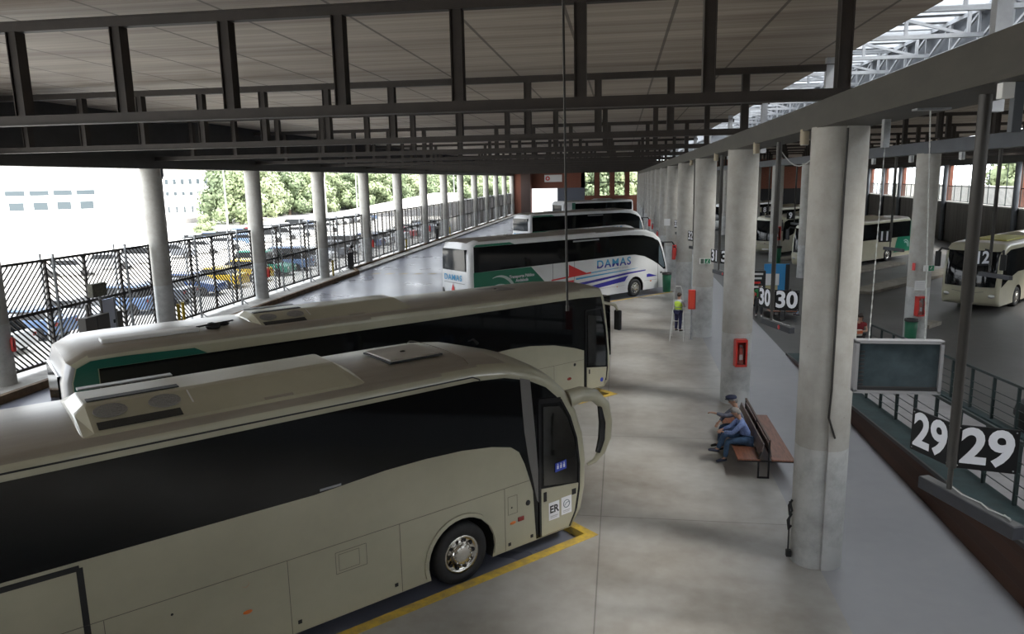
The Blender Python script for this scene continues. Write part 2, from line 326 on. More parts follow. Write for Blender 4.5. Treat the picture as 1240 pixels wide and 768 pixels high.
kb.box(-20.0, -19.8, -12, 54.3, -0.2, 0.12).bar((-19.9, 54.3, -0.02), (-21.0, 56.4, -0.02), 0.2, 0.28).box(-21.1, -20.9, 56.4, 150, -0.2, 0.12)
struct(kb.build('trim_kerb', M_kerb))
ym = MB()
def strip(mb, s0, d0, s1, d1, wdt, z0, z1):
    a = Vector((*cs(s0, d0), 0)); b = Vector((*cs(s1, d1), 0)); dd = (b-a).normalized(); nn = Vector((dd.y, -dd.x, 0))*wdt/2
    q = [(a-nn)[:2], (b-nn)[:2], (b+nn)[:2], (a+nn)[:2]]; mb.prismz(q, z0, z1)
strip(ym, -6, -9.66, 9.24, -9.66, 0.20, -0.16, 0.006); strip(ym, 9.15, -9.56, 9.15, -12.75, 0.18, -0.16, 0.007)
strip(ym, 3, -16.1, 16.3, -16.1, 0.18, -0.16, 0.006); strip(ym, 16.2, -16.0, 16.2, -19.3, 0.18, -0.16, 0.007); strip(ym, 12, -29.0, 34.0, -29.0, 0.12, -0.16, 0.006)
struct(ym.build('trim_yellow_edge', M_yellow))
zb = MB()
for k in range(9):
    x = -18.9+k*1.12; zb.prismz([(x, 54.0), (x+0.55, 54.0), (x+0.75, 54.7), (x+0.2, 54.7)], -0.148, -0.146)
struct(zb.build('trim_crossing_marks', mat('faded_cream_marks', (0.42, 0.36, 0.25), 0.7)))
# ceilings
struct(MB().box(-22.3, 5.93, -12, 150.3, 9.85, 10.1).build('ceiling', M_ceil))
a0, a1 = wallpt(-110, 0.4), wallpt(74, 0.4)
struct(MB().prismz([(8.75, -12), (a0.x, -12), (a1.x, 150.3), (8.75, 150.3)], 9.85, 10.1).build('ceiling_hall', M_ceil))
struct(MB().box(5.85, 5.93, -12, 150, 10.1, 10.75).build('trim_skylight_upstand', M_whitesteel))
struct(MB().box(8.7, 8.78, -12, 150, 10.1, 10.75).build('trim_skylight_side', M_galv))
struct(MB().add([(5.8, -12, 10.75), (8.85, -12, 10.75), (8.85, 150, 10.75), (5.8, 150, 10.75)], [(0, 1, 2, 3)]).build('window_skylight', M_sky))
pu = MB()
for k in range(150): pu.box(5.93, 8.7, 0.2+k, 0.2+k+0.34, 10.62, 10.74)
struct(pu.build('trim_skylight_purlins', M_whitesteel))
# left fascia and beam
struct(MB().box(XL-0.35, XL+0.30, -12, 150, 7.85, 9.85).build('wall_left_fascia', M_fascia))
struct(MB().box(XL-0.42, XL+0.42, -12, 150, 7.50, 7.85).build('trim_left_beam', M_steelg))
struct(MB().box(3.13, 3.80, -12, 150, 7.45, 7.86).box(3.05, 3.88, -12, 150, 7.43, 7.47).build('trim_girder', M_girder))
struct(MB().box(11.7, 12.3, -12, 150, 7.42, 7.88).build('trim_hall_girder', M_girderblue))
# unseen wall added behind the viewpoint to limit light; its gap lets some in
struct(MB().box(-22.5, 32, -12.4, -12, 7.4, 10).box(-16, 32, -12.4, -12, -0.4, 7.4).build('wall_back_light_block', M_wallc))
struct(MB().box(-22.6, 32, -60, -12, -0.5, -0.16).build('ground_forecourt', M_lane))
struct(MB().box(-75, -2, 150.4, 640, -0.32, -0.2).build('ground_street', mat('street_asphalt', (0.16, 0.16, 0.165), 0.8)))
# right hall window wall
def wbox(mb, t0, t1, o0, o1, z0, z1):
    q = [wallpt(t0, o0), wallpt(t1, o0), wallpt(t1, o1), wallpt(t0, o1)]; mb.prismz([(p.x, p.y) for p in q], z0, z1)
wr = MB(); wbox(wr, -95, 72, 0, 0.4, -0.1, 3.85); struct(wr.build('wall_right', M_wallc))
wr = MB(); wbox(wr, -95, 90, 16, 16.4, -0.3, 4.7); struct(wr.build('wall_white_backdrop', M_out))  # pale wall added to show as a bright sunlit band below the trees
wr = MB(); wbox(wr, -95, 72, 0, 0.4, 7.4, 9.85); struct(wr.build('wall_right_upper', M_fascia))
wr = MB(); wbox(wr, -95, 72, -0.08, 0.5, 3.78, 3.9); struct(wr.build('trim_right_sill', M_signwhite))
gk = 0
for k in range(16):
    t = -70+k*8.8
    m_ = MB(); wbox(m_, t, t+0.9, 0.05, 0.5, 3.85, 7.4); struct(m_.build('wall_right_pier', M_brick))
    m_ = MB(); p_ = wallpt(t-0.25, -0.25); m_.cyl(p_.x, p_.y, 0, 7.4, 0.22, 16); struct(m_.build('trim_right_post', M_girderblue))
    m_ = MB(); wbox(m_, t+0.95, t+8.75, 0.12, 0.17, 5.32, 5.40); wbox(m_, t+0.95, t+8.75, 0.12, 0.17, 3.92, 3.98); wbox(m_, t+0.95, t+8.75, 0.12, 0.17, 7.3, 7.4)
    for j in range(5): wbox(m_, t+0.95+j*1.94, t+1.01+j*1.94, 0.12, 0.17, 3.9, 7.4)
    for j in range(40): wbox(m_, t+1.0+j*0.19, t+1.03+j*0.19, 0.13, 0.15, 3.9, 5.35)
    struct(m_.build('window_%d' % (k+1), M_rail))
# end wall
YE = 150.0
ew = MB(); ew.box(-21.3, -17.7, YE-2.5, YE, -0.2, 8.2).box(-17.7, -12.6, YE, YE+0.4, 4.95, 9.85).box(-21.3, 50, YE, YE+0.4, 8.05, 9.85)
ew.box(-12.6, -7.2, YE, YE+0.4, 5.0, 8.1).box(-7.2, 3.4, YE, YE+0.4, -0.2, 3.4)
for x0, x1 in ((-7.9, -7.2), (-5.25, -4.3), (-2.3, -1.35), (0.65, 1.55), (3.3, 40)): ew.box(x0, x1, YE, YE+0.4, (3.3 if x0 < 3 else 4.2), 8.1)
struct(ew.build('wall_end', M_brick))
struct(MB().box(3.3, 40, YE+0.1, YE+0.3, -0.2, 4.2).build('end_opening_shade', M_dark))  # dark sheet painted in for the shaded opening under the brick
struct(MB().box(-12.6, -7.2, YE-0.05, YE+0.3, -0.2, 5.0).build('door_1', mat('blue_grey_metal_gate', (0.09, 0.10, 0.125), 0.5)))
struct(MB().box(-19.6, -17.7, YE-2.6, YE-2.45, -0.1, 8.0).build('door_2', mat('dark_brown_panel', (0.04, 0.02, 0.015), 0.6)))
for i, x0 in enumerate((-7.2, -4.3, -1.35, 1.55)):
    x1 = x0+1.95; wm = MB().box(x0, x1, YE+0.1, YE+0.2, 5.85, 6.05).box(x0, x0+0.08, YE+0.1, YE+0.2, 3.4, 8.05).box(x1-0.08, x1, YE+0.1, YE+0.2, 3.4, 8.05)
    struct(wm.build('window_%d' % (20+i), M_rail))
sg = thing('wall_sign', 'white sign board on the brick end wall above the gateway', 'sign', (-13.4, YE-0.1, 6.9))
MB().bbox(-1.75, 1.75, -0.05, 0.05, -0.7, 0.7).build('panel', M_signwhite, sg)
em = MB()
for k in range(20):
    a = 2*PI*k/20; b_ = 2*PI*(k+1)/20; em.add([(-1.1+0.45*math.cos(a), -0.06, 0.45*math.sin(a)), (-1.1+0.45*math.cos(b_), -0.06, 0.45*math.sin(b_)), (-1.1+0.2*math.cos(b_), -0.06, 0.2*math.sin(b_)), (-1.1+0.2*math.cos(a), -0.06, 0.2*math.sin(a))], [(0, 1, 2, 3)])
em.build('red_emblem', M_red, sg)

# ------------------------------------------------------------------ COLUMNS
def column_mesh(name, r, h, cap=True):
    m = MB(); prof = [(r+0.004, 0), (r+0.004, 0.02), (r, 0.03)]+[(r, h*k/12.0) for k in range(1, 13)]
    m.lathe(prof, n=40); o = m.build(name, M_col); return o.data
cmR = column_mesh('column', 0.43, 7.44); cmL = column_mesh('column', 0.44, 7.51)
for o in list(C.objects):
    if o.type == 'MESH' and o.data in (cmR, cmL): bpy.data.objects.remove(o)
def column(me, x, y, label, group):
    o = bpy.data.objects.new('concrete_column', me); C.objects.link(o); o.location = (x, y, 0); tag(o, label, 'column', group); return o
colR = []
for i, y in enumerate(YC):
    lab = ['thick round concrete column in the foreground right with a dark cable down its face', 'round concrete column just behind the seated men, a red extinguisher box on it', 'round concrete column beside the worker on the stepladder'][i] if i < 3 else 'round concrete column of the central row, %s from the camera' % ORD[i]
    colR.append(column(cmR, XR, y, lab, 'columns of the central row'))
for i, y in enumerate(YC[1:]):
    lab = 'round concrete column at the left picture edge beside the slatted fence' if i == 0 else 'round concrete column of the left fence row, %s counted from the left edge' % ORD[i]
    column(cmL, XL, y-0.1, lab, 'columns along the left fence')
for i, y in enumerate(YC[2:12]):
    if i in (0,): lab = 'round column of the far hall carrying a red fire box, beside the hanging display'
    elif i in (3, 4): lab = 'round column of the far hall seen above the 30 sign, %s of the pair' % ('nearer' if i == 3 else 'farther')
    else: lab = 'round column of the far hall row, %s from the one with the fire box' % ORD[i]
    column(cmR, XQ, y, lab, 'columns of the far hall')
# first column dents in beside its joint, shaped so that strip falls dark
jm = MB(); jp = []
for k in range(72):
    a = math.radians(-90.5)+2*PI*k/72; dd = 2*PI-2*PI*k/72; r_ = 0.43-(0.055*(1-dd/0.75)**1.5 if dd < 0.75 else 0)
    jp.append((r_*math.cos(a), r_*math.sin(a)))
jp.append((0.375*math.cos(math.radians(-90.6)), 0.375*math.sin(math.radians(-90.6))))
for z0_, z1_ in zip([7.44*k/12 for k in range(12)], [7.44*(k+1)/12 for k in range(12)]):
    n_ = len(jp); jm.add([(p[0], p[1], z0_) for p in jp]+[(p[0], p[1], z1_) for p in jp], [(i, (i+1) % n_, (i+1) % n_+n_, i+n_) for i in range(n_)])
_o = jm.build('column', M_col, fix=False); colR[0].data = _o.data; bpy.data.objects.remove(_o)
# cable down the first column
ck = MB(); a_ = math.radians(-91)
cp = [(0.425*math.cos(a_), 0.425*math.sin(a_), z) for z in (7.4, 6, 4.5, 3.2)]+[(0.44*math.cos(a_-0.05), 0.44*math.sin(a_-0.05), 2.75), (0.46*math.cos(a_+0.2), 0.46*math.sin(a_+0.2), 2.40)]
ck.tube([(p[0], p[1], p[2]) for p in cp], 0.018, 8)
o = ck.build('cable', M_cable, colR[0])
fe = MB()
for k in range(24):
    a = 2*PI*k/24
fe.tube([(-0.46, -0.12, 1.15), (-0.52, -0.15, 1.05), (-0.50, -0.16, 0.88), (-0.46, -0.14, 0.95), (-0.50, -0.13, 1.12)], 0.02, 8)
fe.tube([(-0.46, -0.14, 0.9), (-0.53, -0.16, 0.78), (-0.51, -0.17, 0.62), (-0.46, -0.14, 0.68)], 0.02, 8).tube([(-0.50, -0.15, 0.85), (-0.50, -0.16, 0.12)], 0.014, 8)
fe.bbox(-0.53, -0.44, -0.19, -0.10, 0.10, 0.22)
o = fe.build('coiled_hose', M_black); o.location = (XR, 12.8, 0); tag(o, 'black coiled hose hanging low on the left side of the foreground column', 'hose')

# ------------------------------------------------------------------ ROOF TRUSSES
def truss(x0, xs, x1, y, name='roof_truss'):
    t = thing(name, 'x', 'roof truss', (0, y, 0))
    MB().box(x0, x1, -0.09, 0.09, 7.87, 8.03).box(x0, x1, -0.13, 0.13, 7.855, 7.875).build('bottom_chord', M_steel, t)
    MB().box(x0, x1+0.1, -0.09, 0.09, 9.50, 9.66).box(x0, x1+0.1, -0.12, 0.12, 9.655, 9.675).build('top_chord', M_steel, t)
    pm = MB().box(-0.10, 0.10, -0.08, 0.08, 8.03, 9.50).box(-0.10, -0.085, -0.12, 0.12, 8.03, 9.5).box(0.085, 0.10, -0.12, 0.12, 8.03, 9.5).build('post', M_steel, t); pm.location = (xs[0], 0, 0)
    for x in xs[1:]:
        q = pm.copy(); C.objects.link(q); q.parent = t; q.location = (x, 0, 0)
    return t
xsL = [3.43-2.055*k for k in range(12)]
t0 = truss(-21.05, xsL, 5.75, YC[0])
ep = MB().box(5.55, 5.78, -0.1, 0.1, 7.6, 9.85).build('end_post', M_whitesteel, t0); ep['label'] = 'pale end post under the skylight edge'
t0['label'] = 'dark steel roof truss nearest the camera, crossing the top of the picture'; t0['group'] = 'trusses over the bus bays'
for i, y in enumerate(YC[1:]): dup(t0, (0, y, 0), 0, 'dark steel roof truss over the bus bays, %s from the camera' % ORD[i+1], 'trusses over the bus bays')
def wx(y): return (Wp+Wd*((y-80)/Wd.y)).x
for i, y in enumerate(YC[:11]):
    xs = [12.3+2.055*k for k in range(int((wx(y)-12.6)/2.055)+1)]
    t = truss(12.3, xs, wx(y)-0.1, y); t['label'] = 'dark roof truss over the far hall, %s from the camera' % ORD[i]; t['group'] = 'trusses over the far hall'
# white lattice trusses under the skylight
def lattice(y):
    t = thing('skylight_truss', 'x', 'skylight truss', (0, y, 0), 0, 'white skylight trusses')
    MB().box(5.93, 8.47, -0.05, 0.05, 9.86, 9.96).build('bottom_chord', M_whitesteel, t)
    MB().box(5.93, 8.47, -0.05, 0.05, 10.48, 10.58).build('top_chord', M_whitesteel, t)
    for a, b in (((6.0, 10.5), (8.1, 9.93)),): MB().bar((a[0], 0, a[1]), (b[0], 0, b[1]), 0.06, 0.07).build('diagonal', M_whitesteel, t)
    for x in (6.75, 8.15): MB().box(x-0.035, x+0.035, -0.035, 0.035, 9.95, 10.5).build('upright', M_whitesteel, t)
    return t
l0 = lattice(13.6); l0['label'] = 'white lattice truss under the skylight, closest to the camera'
for k in range(1, 14): dup(l0, (0, 13.6+3.2*k, 0), 0, 'white lattice truss under the skylight, %s from the camera' % ORD[k])
t = thing('skylight_edge_lattice', 'long white lattice girder running along the right edge of the skylight', 'lattice girder', (8.55, 0, 0))
MB().box(-0.06, 0.06, 5, 140, 9.72, 9.86).build('lower_rail', M_whitesteel, t); MB().box(-0.05, 0.05, 5, 140, 10.5, 10.6).build('upper_rail', M_whitesteel, t)
for k in range(34): MB().bar((0, 6+k*1.6, 10.5), (0, 7.6+k*1.6, 9.8), 0.05, 0.06).build('diagonal', M_whitesteel, t)
for k in range(34): MB().box(-0.03, 0.03, 5.97+k*1.6, 6.03+k*1.6, 9.86, 10.5).build('upright', M_whitesteel, t)
MB().box(0.12, 0.16, 5, 140, 9.86, 10.6).build('louvre_board', M_girderblue, t)

# ------------------------------------------------------------------ LEFT FENCE
def fence_bay():
    t = thing('slatted_fence', 'x', 'fence', (XL-0.1, 0, 0), 0, 'slatted steel fence bays between the left columns')
    y0, y1 = 0.55, 9.05; z0, zm, z1 = 0.18, 2.16, 4.10
    MB().box(-0.04, 0.04, y0, y1, z1-0.1, z1).box(-0.035, 0.035, y0, y1, zm-0.06, zm+0.06).box(-0.04, 0.04, y0, y1, z0, z0+0.1).box(-0.03, 0.03, y0, y0+0.08, z0, z1).box(-0.03, 0.03, y1-0.08, y1, z0, z1).build('frame', M_fence, t)
    bx = [y0+0.08, 2.72, 4.80, 6.95, y1-0.08]
    for j in range(4):
        if j: MB().box(-0.045, 0.045, bx[j]-0.05, bx[j]+0.05, z0, z1).build('mullion', M_fence, t)
        for row, (a, b) in enumerate(((z0+0.1, zm-0.06), (zm+0.06, z1-0.1))):
            sgn = 1 if (j+row) % 2 == 1 else -1; m = MB(); ya, yb = bx[j], bx[j+1]; H_ = b-a; L_ = yb-ya; st = 0.235; kk = -int(H_/st)-1
            while ya+kk*st < yb:
                # slat line from (y, a) rising 45 degrees, clipped to the panel
                yy0 = ya+kk*st; s0 = max(0, ya-yy0); s1 = min(H_, yb-yy0)
                if s1-s0 > 0.05:
                    p0 = (yy0+s0, a+s0); p1 = (yy0+s1, a+s1)
                    if sgn < 0: p0 = (ya+yb-p0[0], p0[1]); p1 = (ya+yb-p1[0], p1[1])
                    m.bar((0, p0[0], p0[1]), (0, p1[0], p1[1]), 0.055, 0.03, (1, 0, 0))
                kk += 1
            m.build('slat_panel', M_fence, t)
    for y in (2.95, 7.15):
        pm = MB().box(0.14, 0.22, y-0.04, y+0.04, 0, 4.28).box(-0.12, 0.22, y-0.04, y+0.04, 4.18, 4.27).bar((0.18, y, 0.3), (0.5, y+0.05, 0.02), 0.05, 0.05).box(-0.4, -0.33, y-0.04, y+0.04, 0, 4.28)
        pm.build('support_post', M_galv, t)
    return t
f0 = fence_bay(); f0.location.y = YC[1]-0.1+0.0; f0['label'] = 'dark slatted fence bay at the far left, a grey cabinet in front of it'
dup(f0, (XL-0.1, YC[0]-0.1, 0), 0, 'dark slatted fence bay cut off by the left picture edge', 'slatted steel fence bays between the left columns')
for i, y in enumerate(YC[2:-1]): dup(f0, (XL-0.1, y-0.1, 0), 0, 'dark slatted steel fence bay between the left columns, %s from the left edge' % ORD[i+1])
# downpipes on alternate left columns
dp = MB().tube([(0.1, 0, 7.55), (0.1, 0, 7.2), (0, 0, 7.0), (0, 0, 0.9), (0, 0, 0.05)], 0.075, 12).build('rain_downpipe', M_pipe); dp.location = (XL+0.12, YC[2]+0.46, 0)
tag(dp, 'grey rain pipe running down beside the second left column', 'downpipe', 'rain pipes on the left columns')
for i in (4, 6, 8, 10, 12):
    q = dp.copy(); C.objects.link(q); q.location = (XL+0.12, YC[i]+0.46, 0); q['label'] = 'grey rain pipe beside a left column, %s pipe from the left edge' % ORD[i//2-1]
yp = MB().cyl(0, 0, 0, 1.15, 0.07, 12).build('bollard', mat('yellow_bollard', (0.50, 0.36, 0.03), 0.5), None)
tag(yp, 'x', 'bollard', 'yellow bollards beside the left columns'); yp.location = (XL+0.36, YC[2]+0.46, 0); yp['label'] = 'yellow bollard at the foot of the second left column, nearer of the pair'
for i, (yy, xx, la) in enumerate(((YC[2]+0.95, 0.3, 'yellow bollard at the foot of the second left column, farther of the pair'), (YC[4]+0.75, 0.4, 'yellow bollard beside the fourth left column'), (YC[6]+0.75, 0.4, 'yellow bollard beside the sixth left column'), (YC[8]+0.75, 0.4, 'yellow bollard beside the eighth left column'))):
    q = yp.copy(); C.objects.link(q); q.location = (XL+xx, yy, 0); q['label'] = la
# ------------------------------------------------------------------ COACHES
KS = 1.0224
UA = math.atan2(0.71498, 0.69914)
def smooth_poly(pts, it=1):
    return pts
def coach_body(t, prof, arches, m_body, m_roof, roofz, r=0.2, crown=0.06, front=0.25, W=1.275, m_rear=None):
    """prof: side outline from rear-bottom, along the bottom to the front, up and back over the roof; arches: wheel centres"""
    P = []
    bz = prof[0][1]
    bottom = [(prof[0][0], bz)]
    for (cx, cz, cr) in sorted(arches):
        a0 = math.asin(max(-1, min(1, (bz-cz)/cr)))
        for k in range(13):
            a = PI-a0-(PI-2*a0)*k/12; bottom.append((cx+cr*math.cos(a), cz+cr*math.sin(a)))
    nb = len(bottom); P = bottom+prof[1:]; n = len(P)
    tags = ['b']*nb+['s']*(n-nb)
    xf = max(p[0] for p in P); xr = min(p[0] for p in P)
    # outward offsets (x,z) direction for rounded edges
    nor = []
    for i, p in enumerate(P):
        if i < nb or p[1] <= bz+0.02:
            q = Vector((0, 0))
            if p[0] > xf-0.6 and i >= nb: q = Vector((0.6, 0))
            nor.append(q); continue
        a = Vector(P[i-1]); b = Vector(P[(i+1) % n]); d = b-a; q = Vector((d.y, -d.x)); q = q.normalized() if q.length > 0 else q
        nor.append(q)
    layers = []
    for k in range(6):
        th = PI/2*k/5; layers.append((W-r*(1-math.cos(th)), r*math.sin(th)*0.9, 0, 0))
    layers = [(W-r*(1-math.cos(PI/2*k/5)), r*math.sin(PI/2*k/5)*0.9) for k in range(6)]
    layers += [(W*0.6, r*0.9), (W*0.3, r*0.9), (0.0, r*0.9)]
    ys = []
    for (y, o) in layers:
        c = max(0.0, 1-(y/(W-r))**2) if y < W-r else 0.0
        row = []
        for p, q in zip(P, nor):
            x = p[0]+q.x*o+(front*c if q.x > 0.3 else 0)*max(0, q.x); z = p[1]+q.y*o+(crown*c if q.y > 0.5 else 0)
            row.append((x, z))
        ys.append((y, row))
    full = [(-y, row) for (y, row) in ys]+[(y, row) for (y, row) in ys[::-1][1:]]
    body = MB(); roof = MB()
    vs = [(x, y, z) for (y, row) in full for (x, z) in row]; NL = len(full)
    fb = []; fr = []; fa = []; fx = []
    for l in range(NL-1):
        for i in range(n):
            j = (i+1) % n; f = (l*n+i, l*n+j, (l+1)*n+j, (l+1)*n+i)
            zz = (full[l][1][i][1]+full[l][1][j][1])/2
            if i < nb and j < nb: fa.append(f)
            elif zz > roofz: fr.append(f)
            elif m_rear and max(P[i][0], P[j][0]) < xr+0.12: fx.append(f)
            else: fb.append(f)
    ob = MB(); ob.add(vs, fb, True); ob.add(vs[:n], [tuple(range(n))]); ob.add(vs[-n:], [tuple(range(n))[::-1]]); ob.build('body', m_body, t)
    if fx: MB().add(vs, fx, True).build('rear_face', m_rear, t)
    MB().add(vs, fr, True).build('roof', m_roof, t); MB().add(vs, fa, False).build('underbody', M_dark, t)
    return xf
def patch(t, name, pts, m, y=-1.275, th=0.006, off=0.0):
    """flat panel following the side: polygon in x,z lying on the side plane"""
    s = -1 if y < 0 else 1; mb = MB(); mb.prism(pts, y+s*off, y+s*(off+th)); return mb.build(name, m, t)
def line(mb, pts, wdt, y=-1.275, th=0.004, off=0.0):
    for a, b in zip(pts[:-1], pts[1:]):
        a = Vector(a); b = Vector(b); d = (b-a).normalized(); n_ = Vector((-d.y, d.x))*wdt/2
        mb.prism([tuple(a-n_), tuple(b-n_), tuple(b+n_), tuple(a+n_)], y-off, y-off-th)
    return mb
def wheel(t, x, z, rr, side=-1, rim=True):
    y = side*1.24; s = side
    root = MB().lathe([(rr*0.60, -0.02*s), (rr*0.65, 0.03*s), (rr*0.93, 0.02*s), (rr, -0.04*s), (rr, -0.26*s), (rr*0.9, -0.30*s), (rr*0.5, -0.30*s)], (x, y, z), 'Y', 40).build('wheel', M_tyre, t)
    rm = MB().lathe([(rr*0.63, -0.03*s), (rr*0.61, 0.025*s), (rr*0.54, -0.01*s), (rr*0.40, -0.05*s), (rr*0.36, 0.0), (rr*0.33, 0.055*s), (rr*0.26, 0.07*s), (rr*0.1, 0.065*s), (0.001, 0.065*s)], (x, y, z), 'Y', 36)
    rm.build('rim', M_chrome, root)
    if rim:
        h = MB(); nn = MB()
        for k in range(10):
            a = 2*PI*k/10; c = (x+rr*0.46*math.cos(a), y-0.018*s, z+rr*0.46*math.sin(a)); h.lathe([(0.001, 0.012*s), (0.034, 0.012*s)], c, 'Y', 10)
            c = (x+rr*0.295*math.cos(a), y+0.05*s, z+rr*0.295*math.sin(a)); nn.lathe([(0.016, 0), (0.016, 0.04*s), (0.001, 0.045*s)], c, 'Y', 6)
        h.build('hand_holes', M_black, root); nn.build('wheel_nuts', M_chrome, root)
    return root
def ac_unit(t, x0, x1, zt, y0=-1.12, y1=1.12, fans=True, m=None, h=0.33):
    m = m or M_cream
    xs = [x0, x0+0.02, x0+0.16, x1-0.30, x1-0.05, x1]; hs = [0.1, 0.6, 1.0, 1.0, 0.45, 0.05]
    ring = [(y0, 0), (y0+0.01, 0.10), (y0+0.07, 0.26), (y0+0.68, 0.93), (y0+0.78, 0.99), (y1-0.78, 0.99), (y1-0.68, 0.93), (y1-0.07, 0.26), (y1-0.01, 0.10), (y1, 0)]
    vs = []; fs = []; n = len(ring)
    for i, (x, k) in enumerate(zip(xs, hs)):
        for (y, q) in ring:
            yy = y*(0.97 if i in (0, len(xs)-1) else 1); vs.append((x, yy, zt+h*q*k))
    for i in range(len(xs)-1):
        for j in range(n-1): fs.append((i*n+j, i*n+j+1, (i+1)*n+j+1, (i+1)*n+j))
    u = MB(); u.add(vs, fs, False); u.add(vs[:n], [tuple(range(n))]); u.add(vs[-n:], [tuple(range(n))[::-1]])
    a = u.build('roof_air_conditioner', m, t)
    bv = a.modifiers.new('b', 'BEVEL'); bv.width = 0.03; bv.segments = 2
    if fans:
        def sl(x, q, s=-1):   # point on the sloping face, q 0..1
            ya, za, yb, zb = y0+0.07, 0.26, y0+0.68, 0.93; y = ya+(yb-ya)*q; z = za+(zb-za)*q
            return Vector((x, y, zt+h*z+0.006))
        nv = (sl(0, 1)-sl(0, 0)).cross(Vector((1, 0, 0))).normalized(); nv = nv if nv.z > 0 else -nv
        def quad(name, xa, xb, qa, qb, mm):
            q = [sl(xa, qa), sl(xb, qa), sl(xb, qb), sl(xa, qb)]; w_ = MB(); w_.add([p for p in q]+[p+nv*0.008 for p in q], [(0, 1, 2, 3), (4, 5, 6, 7), (0, 1, 5, 4), (1, 2, 6, 5), (2, 3, 7, 6), (3, 0, 4, 7)]); return w_.build(name, mm, a)
        quad('vent', x0+0.22, x0+1.22, 0.06, 0.32, M_vent)
        ex = Vector((1, 0, 0)); ey = (sl(0, 1)-sl(0, 0)).normalized()
        for cx in (x0+0.42, x0+1.08):
            c = sl(cx, 0.66); f = MB(); ring_ = [c+ex*0.20*math.cos(2*PI*k/24)+ey*0.16*math.sin(2*PI*k/24)+nv*0.012 for k in range(24)]; f.add(ring_, [tuple(range(24))])
            for rr_ in (0.05, 0.10, 0.15, 0.20):
                f.tube([c+ex*rr_*math.cos(2*PI*k/16)+ey*rr_*0.8*math.sin(2*PI*k/16)+nv*0.016 for k in range(17)], 0.006, 4, False)
            for k in range(6): a1 = PI*k/6; f.tube([c-ex*0.2*math.cos(a1)-ey*0.16*math.sin(a1)+nv*0.018, c+ex*0.2*math.cos(a1)+ey*0.16*math.sin(a1)+nv*0.018], 0.005, 4)
            f.build('fan_grille', M_fan, a)
        MB().bbox(x0+0.20, x0+1.35, y0+0.80, y0+0.96, zt+h*0.99+0.004, zt+h*0.99+0.018, 0.004).build('vent', M_vent, a)
        MB().bbox(x0+0.20, x0+1.45, y1-0.62, y1-0.48, zt+h*0.90+0.004, zt+h*0.90+0.03, 0.004).build('vent', M_galv, a)
        quad('panel_seam', x0+1.40, x0+1.42, 0.45, 0.95, M_signwhite)
        quad('maker_plate', x0+2.3, x0+2.72, 0.02, 0.10, M_creamroof)
    return a
def hatch(t, x0, x1, y0, y1, z, m, frame=M_black):
    MB().bbox(x0, x1, y0, y1, z-0.02, z+0.008, 0.004).build('roof_hatch_seal', frame, t)
    hh = MB().bbox(x0+0.025, x1-0.025, y0+0.025, y1-0.025, z, z+0.035, 0.012).build('roof_hatch', m, t)
    MB().blob(((x0+x1)/2, (y0+y1)/2, z+0.035), 0.04, 2, 0, (1.3, 1, 0.5)).build('hatch_vent', M_black, hh)
def k_(p): return [(a*KS, b*KS) for a, b in p]
def shift(pts, s0): return [((a-s0)*KS, b*KS) for a, b in pts]
def place_coach(name, label, s0, d, rz=UA, group='parked coaches', z=-0.15):
    c = corner(s0*KS, d*KS); n = (0.71498, -0.69914)
    return thing(name, label, 'coach', (c[0]-n[0]*1.275, c[1]-n[1]*1.275, z), rz, group)
ZR = 3.70*KS
# ---- coach 1 (foreground, cream)
S0 = 9.0
b1 = place_coach('coach', 'nearest cream coach filling the lower left, curved horn mirror at its nose', S0, -9.72)
prof = shift([(-4.3, 0.29), (8.66, 0.29), (8.86, 0.6), (8.95, 1.0), (8.97, 1.5), (8.90, 2.0), (8.74, 2.45), (8.52, 2.8), (8.2, 3.1), (7.8, 3.32), (7.3, 3.48), (6.7, 3.55), (6.0, 3.56), (-4.1, 3.56), (-4.25, 3.3), (-4.35, 1.2)], S0)
coach_body(b1, prof, [((6.25-S0)*KS, 0.53*KS, 0.66*KS), ((-0.9-S0)*KS, 0.53*KS, 0.66*KS)], M_cream, M_creamroof, 3.66*KS)
P1 = lambda pts: shift(pts, S0)
win = [(-4.0, 2.3), (3.76, 2.31), (4.9, 2.385), (5.6, 2.39), (6.3, 2.36), (6.9, 2.28), (7.3, 2.18), (7.48, 2.05), (7.60, 1.8), (7.72, 1.45), (7.78, 1.25), (7.84, 0.31), (8.64, 0.31), (8.80, 0.6), (8.89, 1.0), (8.90, 1.5), (8.83, 2.0), (8.67, 2.45), (8.44, 2.8), (8.10, 3.1), (7.7, 3.30), (7.2, 3.43), (6.6, 3.48), (-4.0, 3.48)]
patch(b1, 'side_glass', P1(win), M_bglass)
patch(b1, 'side_glass', P1([(-4.0, 2.3), (8.6, 2.3), (8.3, 3.0), (7.2, 3.43), (-4.0, 3.48)]), M_bglass, 1.275)
patch(b1, 'pillar_trim', P1([(7.52, 3.37), (7.74, 3.30), (7.83, 2.4), (7.90, 1.6), (7.90, 1.0), (7.86, 1.05), (7.79, 1.4), (7.69, 1.85), (7.60, 2.4)]), M_greyplastic, off=0.006)
0 and patch(b1, 'front_side_panel', P1([(7.86, 0.31), (7.82, 1.02), (7.74, 1.35), (7.64, 1.66), (7.55, 1.9), (7.40, 2.06), (7.2, 2.16), (6.9, 2.23), (6.6, 2.27), (6.6, 1.6), (7.1, 0.9), (7.2, 0.31)]), M_cream, off=0.0065)
door = patch(b1, 'door', P1([(7.95, 0.33), (8.60, 0.33), (8.75, 0.6), (8.83, 1.0), (8.85, 1.12), (7.95, 1.24)]), M_cream, off=0.010, th=0.02)
